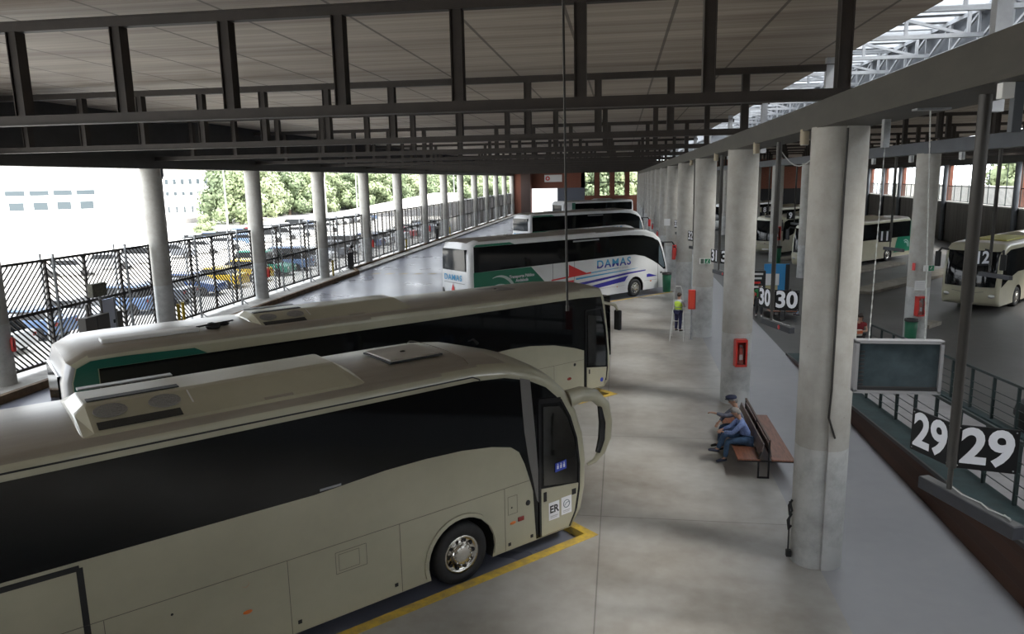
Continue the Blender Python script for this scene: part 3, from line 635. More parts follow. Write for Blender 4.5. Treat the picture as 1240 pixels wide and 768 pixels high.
dfr = MB(); line(dfr, P1([(7.93, 0.33), (7.93, 2.86)]), 0.05, off=0.008, th=0.02); line(dfr, P1([(7.91, 2.88), (8.42, 2.82)]), 0.09, off=0.008, th=0.022); line(dfr, P1([(8.42, 2.82), (8.64, 2.45), (8.80, 2.0), (8.87, 1.5), (8.86, 1.0), (8.79, 0.62), (8.62, 0.33)]), 0.045, off=0.008, th=0.022)
dfr.build('door_frame', M_blackgloss, b1)
patch(b1, 'door_glass', P1([(8.02, 1.28), (8.82, 1.14), (8.83, 1.5), (8.76, 2.0), (8.60, 2.42), (8.40, 2.70), (8.02, 2.76)]), glass('door_pane', (0.25, 0.28, 0.28), 0.16), off=0.012)
MB().bbox(*[(8.0-S0)*KS, (8.07-S0)*KS], -1.318, -1.300, 0.98*KS, 1.16*KS).build('door_handle', M_black, door)
MB().bbox(*[(8.68-S0)*KS, (8.78-S0)*KS], -1.318, -1.300, 0.93*KS, 1.04*KS).build('door_lock', M_black, door)
for i, (a, b_) in enumerate((((8.12, 0.58), (8.37, 0.92)), ((8.42, 0.60), (8.67, 0.94)))):
    q = patch(door, 'sticker', P1([(a[0], a[1]), (b_[0], a[1]), (b_[0], b_[1]), (a[0], b_[1])]), M_sticker, off=0.031, th=0.002)
    cx = ((a[0]+b_[0])/2-S0)*KS; cz = (a[1]+b_[1])/2*KS
    if i == 0: text('lettering', 'ER', 0.20, M_textblack, door, (cx, -1.309, cz+0.03), (1, 0, 0), (0, 0, 1), 0.006, depth=0.001)
    else:
        rg = MB(); rg.tube([(cx+0.075*math.cos(2*PI*k/20), -1.309, cz+0.03+0.075*math.sin(2*PI*k/20)) for k in range(21)], 0.008, 5, False); rg.tube([(cx-0.05, -1.309, cz), (cx, -1.309, cz+0.05), (cx+0.06, -1.309, cz+0.06)], 0.007, 5); rg.build('ring_emblem', mat('slate_print', (0.12, 0.16, 0.20), 0.5), door)
    ln = MB(); line(ln, [(cx-0.09, cz-0.10), (cx+0.09, cz-0.10)], 0.012, off=0.034); line(ln, [(cx-0.09, cz-0.13), (cx+0.07, cz-0.13)], 0.008, off=0.034); ln.build('small_print', mat('grey_print', (0.4, 0.4, 0.42), 0.5), door)
bs = patch(b1, 'blue_sticker', P1([(8.28, 1.47), (8.55, 1.49), (8.55, 1.66), (8.28, 1.64)]), M_blue, off=0.030, th=0.002)
for cx in (8.34, 8.415, 8.49):
    mb = MB(); c = ((cx-S0)*KS, 1.575*KS); mb.prism([(c[0]-0.02, c[1]-0.05), (c[0]+0.02, c[1]-0.05), (c[0]+0.02, c[1]+0.02), (c[0]-0.02, c[1]+0.02)], -1.309, -1.311); mb.blob((c[0], -1.309, c[1]+0.04), 0.016, 1); mb.build('pictogram', M_sticker, bs)
gr = MB(); line(gr, P1([(-4.1, 3.585), (6.55, 3.555), (6.68, 3.50), (6.70, 3.46)]), 0.022, off=-0.012, th=0.02); gr.build('roof_gutter', M_black, b1)
sm = MB()
line(sm, P1([(-3.9, 1.46), (0.86, 1.46), (3.7, 1.45), (5.64, 1.45), (7.84, 1.47)]), 0.008)
for x, z0, z1 in ((0.98, 0.30, 1.45), (3.30, 0.30, 1.45), (5.10, 0.30, 1.45), (7.15, 0.30, 1.46)): line(sm, P1([(x, z0), (x, z1)]), 0.008)
line(sm, P1([(4.02, 0.98), (4.52, 0.98), (4.52, 1.32), (4.02, 1.32), (4.02, 0.98)]), 0.006); line(sm, P1([(4.07, 1.02), (4.40, 1.02), (4.40, 1.28), (4.07, 1.28), (4.07, 1.02)]), 0.005)
line(sm, P1([(7.22, 0.95), (7.42, 0.95), (7.42, 1.28), (7.22, 1.28), (7.22, 0.95)]), 0.005)
sm.build('panel_seams', mat('seam_shadow_gap', (0.12, 0.11, 0.09), 0.6), b1)
fl = MB(); 
for k in range(15):
    a = PI-PI*k/14+0.0
arcs = [((6.25+0.70*math.cos(PI*1.08-1.16*PI*k/18)), (0.53+0.70*math.sin(PI*1.08-1.16*PI*k/18))) for k in range(19)]
line(fl, P1(arcs), 0.07, th=0.03); fl.build('wheel_arch_lip', M_cream, b1)
fr_ = MB(); line(fr_, P1([(-3.0, 2.22), (0.80, 2.22), (0.80, 0.35)]), 0.075); fr_.build('hatch_frame', M_black, b1)
for (x, z) in ((2.70, 1.31),): MB().lathe([(0.05, 0), (0.045, 0.012), (0.001, 0.016)], ((x-S0)*KS, -1.278, z*KS), 'Y', 16).build('side_marker', M_orange, b1)
def marker(t, s0, x, z, m, rx=0.07, rz=0.03):
    mb = MB().blob(((x-s0)*KS, -1.276, z*KS), 1, 2, 0, (rx, 0.015, rz)); return mb.build('side_marker', m, t)
marker(b1, S0, 2.70, 1.31-0.42, M_orange); marker(b1, S0, 7.32, 0.78, M_orange); 
MB().bbox((7.43-S0)*KS, (7.56-S0)*KS, -1.295, -1.27, 0.77*KS, 0.85*KS, 0.02).build('indicator_lens', M_redl, b1)
MB().lathe([(0.052, 0), (0.05, -0.01), (0.001, -0.01)], ((7.66-S0)*KS, -1.277, 1.06*KS), 'Y', 20).build('filler_cap', M_black, b1)
for (x, z) in ((1.75, 1.23), (7.3, 1.07)): MB().lathe([(0.018, 0), (0.001, -0.004)], ((x-S0)*KS, -1.277, z*KS), 'Y', 10).build('lock', M_black, b1)
for (x, z) in ((3.42, 0.45), (5.0, 0.45), (7.24, 0.40), (7.74, 0.40)): MB().bbox((x-S0)*KS-0.03, (x-S0)*KS+0.03, -1.284, -1.27, z*KS-0.03, z*KS+0.03, 0.005).build('latch', M_black, b1)
patch(b1, 'window_lettering', P1([(3.85, 2.34), (4.18, 2.345), (4.18, 2.38), (3.85, 2.375)]), mat('grey_window_print', (0.30, 0.31, 0.33), 0.5), off=0.007, th=0.001)
wheel(b1, (6.25-S0)*KS, 0.535*KS, 0.535*KS); wheel(b1, (-0.9-S0)*KS, 0.535*KS, 0.535*KS, -1); wheel(b1, (6.25-S0)*KS, 0.535*KS, 0.535*KS, 1, False); wheel(b1, (-0.9-S0)*KS, 0.535*KS, 0.535*KS, 1, False)
ac_unit(b1, (1.0-S0)*KS, (4.85-S0)*KS, 3.69*KS, h=0.30)
hatch(b1, (5.5-S0)*KS, (6.5-S0)*KS, -0.45, 0.55, 3.815*KS, M_creamroof)
rs = MB(); rs.tube([((6.62-S0)*KS, -1.22+0.02*k*0+2.44*k/16.0, 3.60*KS+0.195*math.sin(min(1, min(k, 16-k)/2.5)*PI/2)+0.055*math.sin(PI*k/16)) for k in range(17)], 0.006, 5); rs.build('roof_seam', mat('roof_seam_shadow', (0.16, 0.14, 0.11), 0.7), b1)
MB().tube([((7.9-S0)*KS, 0.55, 3.62*KS), ((7.8-S0)*KS, 0.55, 3.72*KS), ((7.68-S0)*KS, 0.55, 3.70*KS)], [0.03, 0.02, 0.012], 8).build('roof_aerial', M_black, b1)
def horn(t, s0, m=M_cream):
    # curved horn mirror: springs from the upper front corner, arcs forward and hangs down
    z0 = 2.66; pts = [(8.72, -1.16, 2.74), (8.98, -1.24, 2.80), (9.24, -1.32, 2.74), (9.42, -1.38, 2.54), (9.47, -1.40, 2.22), (9.45, -1.40, 1.90), (9.37, -1.38, 1.64), (9.22, -1.34, 1.47), (9.08, -1.30, 1.42)]
    rr = [0.17, 0.15, 0.125, 0.11, 0.115, 0.11, 0.075, 0.045, 0.03]
    q = MB().tube([((a-s0)*KS, b, c*KS) for a, b, c in pts], rr, 16).build('horn_mirror', m, t)
    MB().tube([((a-0.10-s0)*KS, b, c*KS) for a, b, c in pts[3:7]], [0.05, 0.075, 0.075, 0.05], 12).build('mirror_glass', M_blackgloss, q)
    return q
horn(b1, S0); 
q = horn(b1, S0); q.scale = (1, -1, 1)
MB().bbox(-0.33, 0.10, -0.95, 0.95, 1.35*KS, 2.75*KS, 0.15).build('windscreen', M_bglass, b1)

# ---- generic shape for the other coaches
def coach2(name, label, s0, d, rear, prof, arches, win, mb_, mr_, zroof, wr=None, opt=None, z=-0.15, rz=None, loc=None, group='parked coaches', r=0.2):
    t = place_coach(name, label, s0, d, group=group, z=z) if loc is None else thing(name, label, 'coach', loc, rz, group)
    coach_body(t, shift(prof, s0), [((a-s0)*KS, 0.53*KS, 0.64*KS) for a in arches], mb_, mr_, zroof*KS, r=r, m_rear=(opt or {}).get('rear'))
    patch(t, 'side_glass', shift(win, s0), M_bglass)
    patch(t, 'side_glass', shift([(win[0][0], 2.2), (win[-1][0]+9, 2.2), (win[-1][0]+9, win[-1][1]), (win[-1][0], win[-1][1])], s0), M_bglass, 1.275)
    for a in arches:
        wheel(t, (a-s0)*KS, 0.51*KS, 0.51*KS, -1, True); wheel(t, (a-s0)*KS, 0.51*KS, 0.51*KS, 1, False)
    return t
# ---- coach 2 (cream with green tail)
S2 = 16.0
prof2 = [(1.62, 0.29), (15.84, 0.29), (15.98, 0.5), (16.03, 0.9), (16.0, 1.4), (15.93, 2.0), (15.84, 2.6), (15.76, 3.05), (15.70, 3.24), (14.9, 3.30), (8.0, 3.38), (2.6, 3.42), (1.95, 3.40), (1.70, 3.28), (1.62, 3.0), (1.60, 1.5)]
win2 = [(2.10, 2.02), (11.2, 2.02), (12.2, 2.05), (12.9, 2.03), (13.8, 1.92), (14.6, 1.72), (15.0, 1.58), (15.0, 0.31), (15.80, 0.31), (15.95, 0.6), (15.97, 1.0), (15.92, 2.0), (15.80, 2.75), (15.70, 3.16), (14.8, 3.20), (8.0, 3.20), (4.0, 3.21), (2.10, 3.21)]
b2 = coach2('coach', 'second cream coach from the camera with a dark green tail', S2, -16.17, 1.62, prof2, [12.9, 5.6, 4.3], win2, M_cream, M_creamroof, 3.415, opt={'rear': mat('silver_rear_panel', (0.30, 0.30, 0.31), 0.25, 0.2)})
P2 = lambda pts: shift(pts, S2)
patch(b2, 'green_tail_panel', P2([(1.64, 0.35), (2.08, 0.35), (2.08, 3.215), (4.15, 3.215), (3.9, 3.36), (2.6, 3.40), (1.97, 3.385), (1.72, 3.27), (1.64, 3.0)]), M_green, off=0.004)
d2 = patch(b2, 'door', P2([(15.10, 0.33), (15.78, 0.33), (15.90, 0.6), (15.93, 0.92), (15.10, 1.03)]), M_cream, off=0.010, th=0.02)
MB().bbox((15.17-S2)*KS, (15.22-S2)*KS, -1.32, -1.30, 0.82*KS, 0.96*KS).build('door_handle', M_black, d2)
MB().lathe([(0.07, 0), (0.001, -0.004)], ((15.72-S2)*KS, -1.307, 0.55*KS), 'Y', 16).build('round_sticker', M_blue, d2)
patch(b2, 'door_glass', P2([(15.16, 1.08), (15.90, 0.97), (15.90, 1.5), (15.80, 2.2), (15.70, 2.55), (15.14, 2.66)]), glass('door_pane', (0.25, 0.28, 0.28), 0.16), off=0.012)
df = MB(); line(df, P2([(15.05, 0.33), (15.05, 2.80), (15.70, 2.80), (15.86, 2.2), (15.95, 1.4), (15.96, 0.9), (15.90, 0.5)]), 0.045, off=0.008, th=0.022); df.build('door_frame', M_blackgloss, b2)
sm = MB(); line(sm, P2([(2.2, 1.3), (15.0, 1.3)]), 0.008)
for x in (3.5, 6.4, 8.2, 10.0, 11.8, 13.8): line(sm, P2([(x, 0.31), (x, 1.3)]), 0.008)
sm.build('panel_seams', mat('seam_shadow_gap', (0.12, 0.11, 0.09), 0.6), b2)
marker(b2, S2, 13.8, 0.77, M_orange); marker(b2, S2, 14.4, 0.80, M_redl, 0.09, 0.045)
MB().lathe([(0.05, 0), (0.001, -0.01)], ((14.62-S2)*KS, -1.277, 1.20*KS), 'Y', 16).build('filler_cap', M_black, b2)
ac_unit(b2, (5.3-S2)*KS, (9.4-S2)*KS, 3.49*KS, -1.10, 1.08, h=0.28)
hatch(b2, (12.2-S2)*KS, (13.2-S2)*KS, -0.3, 0.5, 3.525*KS, M_greyplastic)
pn = MB(); pn.bbox((2.25-S2)*KS, (4.15-S2)*KS, -0.86, -0.48, 3.61*KS, 3.70*KS, 0.03); a = pn.build('roof_box', M_signwhite, b2)
rk = MB(); rk.blob(((4.45-S2)*KS, -0.66, 3.66*KS), 0.10, 2, 0.2, (1.6, 1.4, 0.8)).blob(((4.75-S2)*KS, -0.5, 3.65*KS), 0.08, 2, 0.2, (1.6, 1, 0.7)).tube([((4.1-S2)*KS, -0.75, 3.70*KS), ((4.9-S2)*KS, -0.7, 3.74*KS)], 0.02, 6); rk.build('roof_antenna_mount', M_black, b2)
0 and MB().tube([((2.6-S2)*KS+0*k, -1.2+2.4*k/12, 3.44*KS+0.175*math.sin(min(1, min(k, 12-k)/2.0)*PI/2)+0.05*math.sin(PI*k/12)) for k in range(13)], 0.006, 5)
patch(b2, 'window_lettering', P2([(8.6, 2.42), (9.4, 2.42), (9.4, 2.46), (8.6, 2.46)]), mat('grey_window_print', (0.30, 0.31, 0.33), 0.5), off=0.007, th=0.001)
MB().prismx([(-1.0, 1.9*KS), (1.0, 1.9*KS), (0.95, 3.1*KS), (-0.95, 3.1*KS)], (1.62-S2)*KS-0.215, (1.62-S2)*KS-0.10).build('rear_window', M_bglass, b2)
MB().bbox((1.62-S2)*KS-0.23, (1.62-S2)*KS-0.02, -1.24, -0.98, 1.2*KS, 2.6*KS, 0.05).build('tail_light_cluster', M_greyplastic, b2)
mm = MB().tube([((15.66-S2)*KS, -1.12, 2.88*KS), ((15.85-S2)*KS, -1.26, 2.95*KS), ((16.22-S2)*KS, -1.36, 2.85*KS), ((16.36-S2)*KS, -1.38, 2.62*KS)], [0.06, 0.05, 0.05, 0.05], 10).build('mirror_arm', M_cream, b2)
MB().bbox((16.28-S2)*KS, (16.40-S2)*KS, -1.50, -1.24, 2.05*KS, 2.68*KS, 0.04).build('mirror_housing', M_black, mm)
MB().prismx([(-1.2, 1.25*KS), (1.2, 1.25*KS), (1.15, 3.12*KS), (-1.15, 3.12*KS)], -0.15, 0.215).build('windscreen', M_bglass, b2)
MB().prismx([(-0.95, 1.3*KS), (0.95, 1.3*KS), (0.9, 3.0*KS), (-0.9, 3.0*KS)], 0.1, 0.36).build('windscreen', M_bglass, b2)

# ---- white coaches with green tails and DAMAS lettering
M_lblue = mat('light_blue_stripe', (0.07, 0.33, 0.58), 0.35); M_navy = mat('navy_stripe', (0.035, 0.03, 0.30), 0.35); M_redd = mat('red_livery', (0.60, 0.03, 0.03), 0.35); M_greenl = mat('green_livery', (0.005, 0.16, 0.09), 0.35, coat=0.2); M_swoosh = mat('pale_swoosh', (0.50, 0.60, 0.58), 0.5)
def damas(label, s0, d, detail=True):
    o = s0-33.8; sf = lambda pts: [(a+o, b) for a, b in pts]
    prof = sf([(19.90, 0.33), (33.45, 0.33), (33.66, 0.6), (33.74, 1.0), (33.66, 1.5), (33.50, 2.0), (33.30, 2.6), (33.05, 3.1), (32.6, 3.42), (31.9, 3.62), (31.0, 3.70), (28, 3.70), (20.3, 3.68), (20.0, 3.6), (19.86, 3.2), (19.80, 1.5)])
    win = sf([(19.95, 2.36), (30.3, 2.44), (31.0, 2.42), (31.8, 2.27), (32.4, 2.02), (33.0, 1.72), (33.45, 1.40), (33.62, 1.40), (33.56, 1.7), (33.3, 2.45), (33.02, 3.0), (32.5, 3.30), (31.7, 3.48), (30.5, 3.56), (26.8, 3.58), (19.95, 3.58)])
    t = coach2('coach', label, s0, d, 0, prof, [31.08+o, 24.4+o, 23.1+o], win, M_white, M_whiteroof, 3.80)
    Q = lambda pts: shift(sf(pts), s0)
    patch(t, 'green_tail_panel', Q([(19.92, 0.8), (25.1, 0.8), (23.45, 2.37), (19.92, 2.36)]), M_greenl, off=0.004)
    patch(t, 'green_roof_edge', Q([(19.92, 3.585), (22.4, 3.585), (22.1, 3.70), (20.1, 3.69)]), M_greenl, off=0.004)
    sw = MB()
    for (cx, cz, ra, w0) in ((21.0, 1.05, 1.02, 0.16), (21.0, 0.70, 0.95, 0.14)):
        pts = []; n = 12
        for k in range(n+1): a = math.radians(112-92*k/n); w_ = w0*(0.15+0.85*min(1, k/(n*0.6))); pts.append((cx+0.4+(ra+w_/2)*math.cos(a)*1.0, cz+(ra+w_/2)*math.sin(a)))
        for k in range(n, -1, -1): a = math.radians(112-92*k/n); w_ = w0*(0.15+0.85*min(1, k/(n*0.6))); pts.append((cx+0.4+(ra-w_/2)*math.cos(a), cz+(ra-w_/2)*math.sin(a)))
        sw.prism(Q(pts), -1.286, -1.288)
    sw.build('swoosh_emblem', M_swoosh, t)
    xk = lambda x: (x+o-s0)*KS
    text('lettering', 'Transporte Público\nAndalucía', 0.21, M_textwhite, t, (xk(22.85), -1.287, 1.86*KS), (1, 0, 0), (0, 0, 1), 0.008, depth=0.002)
    up_ = text('damas_lettering', 'DAMAS', 0.62, M_lblue, t, (xk(29.35), -1.281, 2.08*KS), (1, 0, 0.01), (0, 0, 1), 0.012, 1.2, depth=0.003)
    lo = MB(); lo.prism(Q([(27.9, 1.84), (30.8, 1.86), (30.8, 2.02), (27.9, 2.0)]), -1.2835, -1.2836)
    # lower half of the lettering is navy: same letters squashed to the lower half
    vs, fs = text_mb('DAMAS', 0.62, bold=0.012, depth=0.003); bm = bmesh.new(); bvs = [bm.verts.new(v) for v in vs]
    for f in fs:
        try: bm.faces.new([bvs[i] for i in f])
        except ValueError: pass
    bmesh.ops.bisect_plane(bm, geom=bm.verts[:]+bm.edges[:]+bm.faces[:], plane_co=(0, -0.03, 0), plane_no=(0, 1, 0), clear_outer=True)
    bm.verts.index_update(); nb_ = MB(); nb_.add([(xk(29.35)+v.co.x*1.2, -1.2835-v.co.z*1.1, 2.08*KS+v.co.y+v.co.x*0.01) for v in bm.verts], [[v.index for v in f.verts] for f in bm.faces]); bm.free(); nb_.build('lettering_lower_half', M_navy, t, fix=False)
    text('small_lettering', 'GRUPO SAMAR', 0.14, mat('grey_print', (0.4, 0.4, 0.42), 0.5), t, (xk(29.9), -1.281, 1.77*KS), (1, 0, 0), (0, 0, 1), 0.0, 1.2, depth=0.001)
    patch(t, 'red_arrow', Q([(26.0, 1.60), (26.0, 2.26), (27.3, 1.70)]), M_redd, off=0.004)
    patch(t, 'red_arrow', Q([(25.3, 1.38), (26.35, 1.42), (26.35, 0.95), (26.0, 1.0)]), M_redd, off=0.004)
    patch(t, 'red_stripe', Q([(24.8, 1.50), (27.6, 1.66), (27.6, 1.74), (24.8, 1.58)]), M_redd, off=0.005)
    st = MB(); st.prism(Q([(26.5, 1.40), (31.0, 1.62), (31.3, 1.66), (26.5, 1.50)]), -1.279, -1.281); st.prism(Q([(27.6, 1.66), (29.7, 1.76), (29.7, 1.80), (27.6, 1.72)]), -1.279, -1.281); st.prism(Q([(24.0, 1.22), (25.3, 1.28), (25.3, 1.34), (24.0, 1.28)]), -1.279, -1.281); st.build('light_blue_stripe', M_lblue, t)
    st = MB(); st.prism(Q([(26.5, 1.05), (30.5, 1.36), (31.9, 1.44), (31.9, 1.50), (30.4, 1.46), (26.5, 1.20)]), -1.279, -1.281); st.prism(Q([(26.9, 0.70), (30.2, 0.98), (30.35, 1.15), (30.5, 1.28), (26.9, 0.90)]), -1.279, -1.281); st.prism(Q([(32.0, 1.05), (32.9, 1.05), (32.5, 1.16), (32.2, 1.24), (32.0, 1.22)]), -1.279, -1.281); st.build('navy_stripe', M_navy, t)
    sm = MB(); line(sm, Q([(32.95, 0.36), (32.95, 1.75)]), 0.022); line(sm, Q([(33.45, 0.4), (33.60, 1.0), (33.55, 1.4)]), 0.02)
    for x in (24.9, 26.4): line(sm, Q([(x, 0.4), (x, 2.4)]), 0.02)
    line(sm, Q([(20, 0.75), (30.2, 0.75)]), 0.008); line(sm, Q([(31.8, 0.85), (32.95, 0.85)]), 0.008)
    sm.build('panel_seams', M_black, t)
    patch(t, 'window_lettering', Q([(26.3, 3.42), (28.2, 3.42), (28.2, 3.50), (26.3, 3.50)]), mat('grey_window_print', (0.30, 0.31, 0.33), 0.5), off=0.007, th=0.001)
    for x in (27.8, 29.6): marker(t, s0, x+o, 0.72, M_orange, 0.05, 0.03)
    marker(t, s0, 32.35+o, 0.80, M_orange, 0.09, 0.035)
    MB().bbox(xk(33.15), xk(33.30), -1.30, -1.27, 1.18*KS, 1.26*KS).build('door_handle', M_black, t)
    patch(t, 'door_glass', Q([(33.0, 1.80), (33.40, 1.50), (33.52, 1.55), (33.25, 2.4), (33.0, 2.85)]), M_bluewin, off=0.007)
    patch(t, 'corner_lamp_glass', Q([(32.1, 3.40), (32.9, 3.12), (33.0, 3.02), (32.95, 2.9)]), M_bglass, off=0.007)
    MB().prismx([(-1.02, 2.42*KS), (1.02, 2.42*KS), (0.98, 3.46*KS), (-0.98, 3.46*KS)], xk(19.80)-0.205, xk(19.8)-0.05).build('rear_window', mat('rear_window_glass', (0.03, 0.035, 0.04), 0.05), t)
    rx = xk(19.80)-0.20
    text('rear_lettering', 'DAMAS', 0.40, M_lblue, t, (rx, 0.1, 2.05*KS), (0, -1, 0), (0, 0, 1), 0.006, 1.1, depth=0.003)
    rr = MB(); rr.add([(rx-0.01, 0.25, 1.45*KS), (rx-0.01, -0.05, 1.45*KS), (rx-0.01, 0.1, 1.75*KS), (rx-0.01, 0.1, 1.15*KS)], [(0, 1, 2), (0, 1, 3)]); rr.build('rear_red_emblem', M_redd, t, fix=False)
    MB().box(rx-0.012, rx, -0.5, 0.7, 1.05*KS, 1.13*KS).build('rear_blue_band', M_lblue, t)
    MB().box(rx-0.015, rx+0.05, -0.9, 0.9, 1.80*KS, 1.815*KS).build('rear_seam', M_greyplastic, t)
    MB().bbox(rx-0.01, rx+0.1, 1.0, 1.14, 0.9*KS, 1.5*KS, 0.03).build('tail_light', M_greyplastic, t); MB().bbox(rx-0.01, rx+0.1, -1.14, -1.0, 0.9*KS, 1.3*KS, 0.03).build('tail_light', M_greyplastic, t)
    ac_unit(t, xk(25.6), xk(28.4), 3.80*KS, -0.85, 0.85, False, M_whiteroof, 0.20)
    for x in (22.5, 30.1): hatch(t, xk(x), xk(x+0.8), -0.4, 0.4, 3.915*KS, M_whiteroof)
    mm = MB().tube([(xk(33.0), -1.12, 2.92*KS), (xk(33.5), -1.28, 2.98*KS), (xk(34.0), -1.40, 2.96*KS), (xk(34.2), -1.42, 2.75*KS)], 0.045, 10).build('mirror_arm', M_black, t)
    MB().bbox(xk(34.13), xk(34.27), -1.55, -1.3, 2.1*KS, 2.78*KS, 0.04).build('mirror_housing', M_redd if detail else M_black, mm)
    MB().bbox(xk(33.2), xk(33.85), -1.0, 1.0, 1.3*KS, 3.0*KS, 0.15).build('windscreen', M_bglass, t)
    return t
b3 = damas('white coach with green tail and full blue DAMAS lettering, middle of the row', 33.8, -29.2)
b4 = damas('white coach with a green tail behind the one with full lettering', 53.4, -49.0)
# ---- far coach by the brick wall
S5 = 79.2
prof5 = [(66.0, 0.33), (79.0, 0.33), (79.15, 0.9), (79.1, 2.0), (79.0, 3.2), (78.9, 3.5), (78, 3.58), (66.3, 3.58), (66.05, 3.4), (66.0, 1.5)]
win5 = [(68.0, 2.3), (78.9, 2.3), (79.0, 2.6), (78.85, 3.45), (68.0, 3.45)]
b5 = coach2('coach', 'farthest coach of the row in front of the brick end wall', S5, -75.0, 0, prof5, [76.3, 70.5], win5, M_white, M_whiteroof, 3.66)
patch(b5, 'green_tail_panel', shift([(67.4, 2.3), (68.0, 2.3), (68.0, 3.55), (67.4, 3.55)], S5), M_greenl, off=0.004)
fr = MB(); line(fr, shift([(78.9, 0.5), (79.0, 3.45), (68.0, 3.5)], S5), 0.12, off=0.008); fr.build('white_frame', M_white, b5)
MB().prismx([(-0.9, 2.3*KS), (0.9, 2.3*KS), (0.85, 3.3*KS), (-0.85, 3.3*KS)], (66.0-S5)*KS-0.21, (66-S5)*KS-0.05).build('rear_window', M_bglass, b5)
ac_unit(b5, (72.5-S5)*KS, (76.0-S5)*KS, 3.72*KS, -0.8, 0.8, False, M_white, 0.25)

# ---- coaches in the far hall (floor level 0)
def hall_coach(label, front, ang, tail=False, body=M_cream, L=12.5, emblem=False, yellow=False):
    """front = middle of the front at floor level, ang = heading of the nose"""
    t = thing('coach', label, 'coach', (front[0], front[1], 0), ang, 'coaches in the far hall')
    prof = [(-L, 0.28), (-0.18, 0.28), (-0.05, 0.5), (0, 1.0), (-0.03, 1.5), (-0.10, 2.1), (-0.2, 2.6), (-0.32, 2.9), (-0.6, 3.06), (-1.2, 3.10), (-L+0.3, 3.10), (-L, 2.9)]
    coach_body(t, prof, [(-2.6, 0.5, 0.62), (-9.0, 0.5, 0.62)], body, M_creamroof, 3.2, front=0.18)
    for s in (-1, 1):
        patch(t, 'side_glass', [(-L+0.1, 1.75), (-2.4, 1.8), (-1.4, 1.6), (-0.15, 1.2), (-0.18, 2.2), (-0.4, 2.8), (-1.0, 2.97), (-L+0.1, 2.97)], M_bglass, s*1.275)
        for x in (-2.6, -9.0): wheel(t, x, 0.5, 0.5, s, False)
        mm = MB().tube([(-0.25, s*1.15, 2.9), (0.25, s*1.35, 3.0), (0.45, s*1.42, 2.8)], 0.05, 8).build('mirror_arm', M_black, t); MB().bbox(0.36, 0.5, s*1.42-0.13, s*1.42+0.13, 2.1, 2.85, 0.04).build('mirror_housing', M_black, mm)
    # windscreen: curved sheet
    vs = []; fs = []; NN = 12
    for j, (x, z) in enumerate(((0.05, 1.22), (0.04, 1.6), (-0.02, 2.05), (-0.10, 2.5), (-0.22, 2.92))):
        for k in range(NN+1):
            y = -1.2+2.4*k/NN; c = 1-(abs(y)/1.2)**2; e = max(0, (abs(y)-0.9)/0.3); vs.append((x+0.20+0.18*c-0.20*e*e, y, z))
    for j in range(4):
        for k in range(NN): fs.append((j*(NN+1)+k, j*(NN+1)+k+1, (j+1)*(NN+1)+k+1, (j+1)*(NN+1)+k))
    MB().add(vs, fs, True).build('windscreen', M_bglass, t)
    wp = MB().tube([(0.42, -0.1, 1.30), (0.44, -0.6, 1.55)], 0.015, 6).tube([(0.42, 0.3, 1.30), (0.42, 0.85, 1.5)], 0.015, 6); wp.build('wipers', M_black, t)
    for s in (-1, 1):
        MB().blob((0.14, s*0.95, 0.78), 1, 2, 0, (0.10, 0.20, 0.11)).build('headlight', mat('headlight_glass', (0.5, 0.5, 0.48), 0.1, 0.3), t)
    sm = MB().tube([(0.36, -0.7, 1.0), (0.39, 0, 0.88), (0.36, 0.7, 1.0)], 0.012, 5); sm.build('front_crease', M_greyplastic, t)
    MB().bbox(0.32, 0.42, -0.12, 0.12, 0.98, 1.06, 0.02).build('badge', M_chrome, t)
    MB().bbox(0.30, 0.37, -0.28, 0.28, 0.45, 0.57, 0.005).build('number_plate', M_signwhite, t)
    if tail:
        patch(t, 'green_tail_panel', [(-L+0.02, 0.6), (-L+2.6, 0.6), (-L+2.1, 1.78), (-L+0.02, 1.75)], M_greenl, 1.275, off=0.002); patch(t, 'green_tail_edge', [(-L+0.02, 1.7), (-L+0.12, 1.7), (-L+0.12, 2.97), (-L+0.02, 2.97)], M_greenl, 1.275, off=0.008)
        sw = MB()
        for ra in (0.55, 0.36):
            pts = [(-L+0.75+ra*math.cos(a), 1.0+ra*math.sin(a)*0.9) for a in [math.radians(190-k*11) for k in range(13)]]; line(sw, pts, 0.09, y=1.275+0.012)
        sw.build('swoosh_emblem', M_swoosh, t)
    ac_unit(t, -9.0, -5.8, 3.26, -0.9, 0.9, False, body, 0.25)
    if yellow: MB().bbox(-5.2, -1.6, -0.7, 0.9, 3.31, 3.38, 0.02).build('roof_panel', mat('yellow_green_roof_panel', (0.38, 0.36, 0.08), 0.6), t)
    return t
UB = UA+PI
b12 = hall_coach('cream coach facing the camera at the right edge under the number 12', (17.0, 38.95), math.radians(-131.5), yellow=True)
fc = Vector((22.9, 63.5, 0))+Vector((-math.cos(UA), -math.sin(UA), 0))*12.5+Vector((math.sin(UA), -math.cos(UA), 0))*(-1.275)
b11 = hall_coach('cream coach with a green tail panel behind the number 11 sign', (13.25, 55.45), UB, tail=True)
hall_coach('cream coach with a pale windscreen seen above the 30 sign', (12.4, 66.0), math.radians(-128))
hall_coach('cream coach deep in the far hall behind the number 9', (13.8, 82.0), math.radians(-128))
b8 = hall_coach('white coach deep in the far hall behind the number 8', (12.6, 97.0), math.radians(-128), body=M_white)
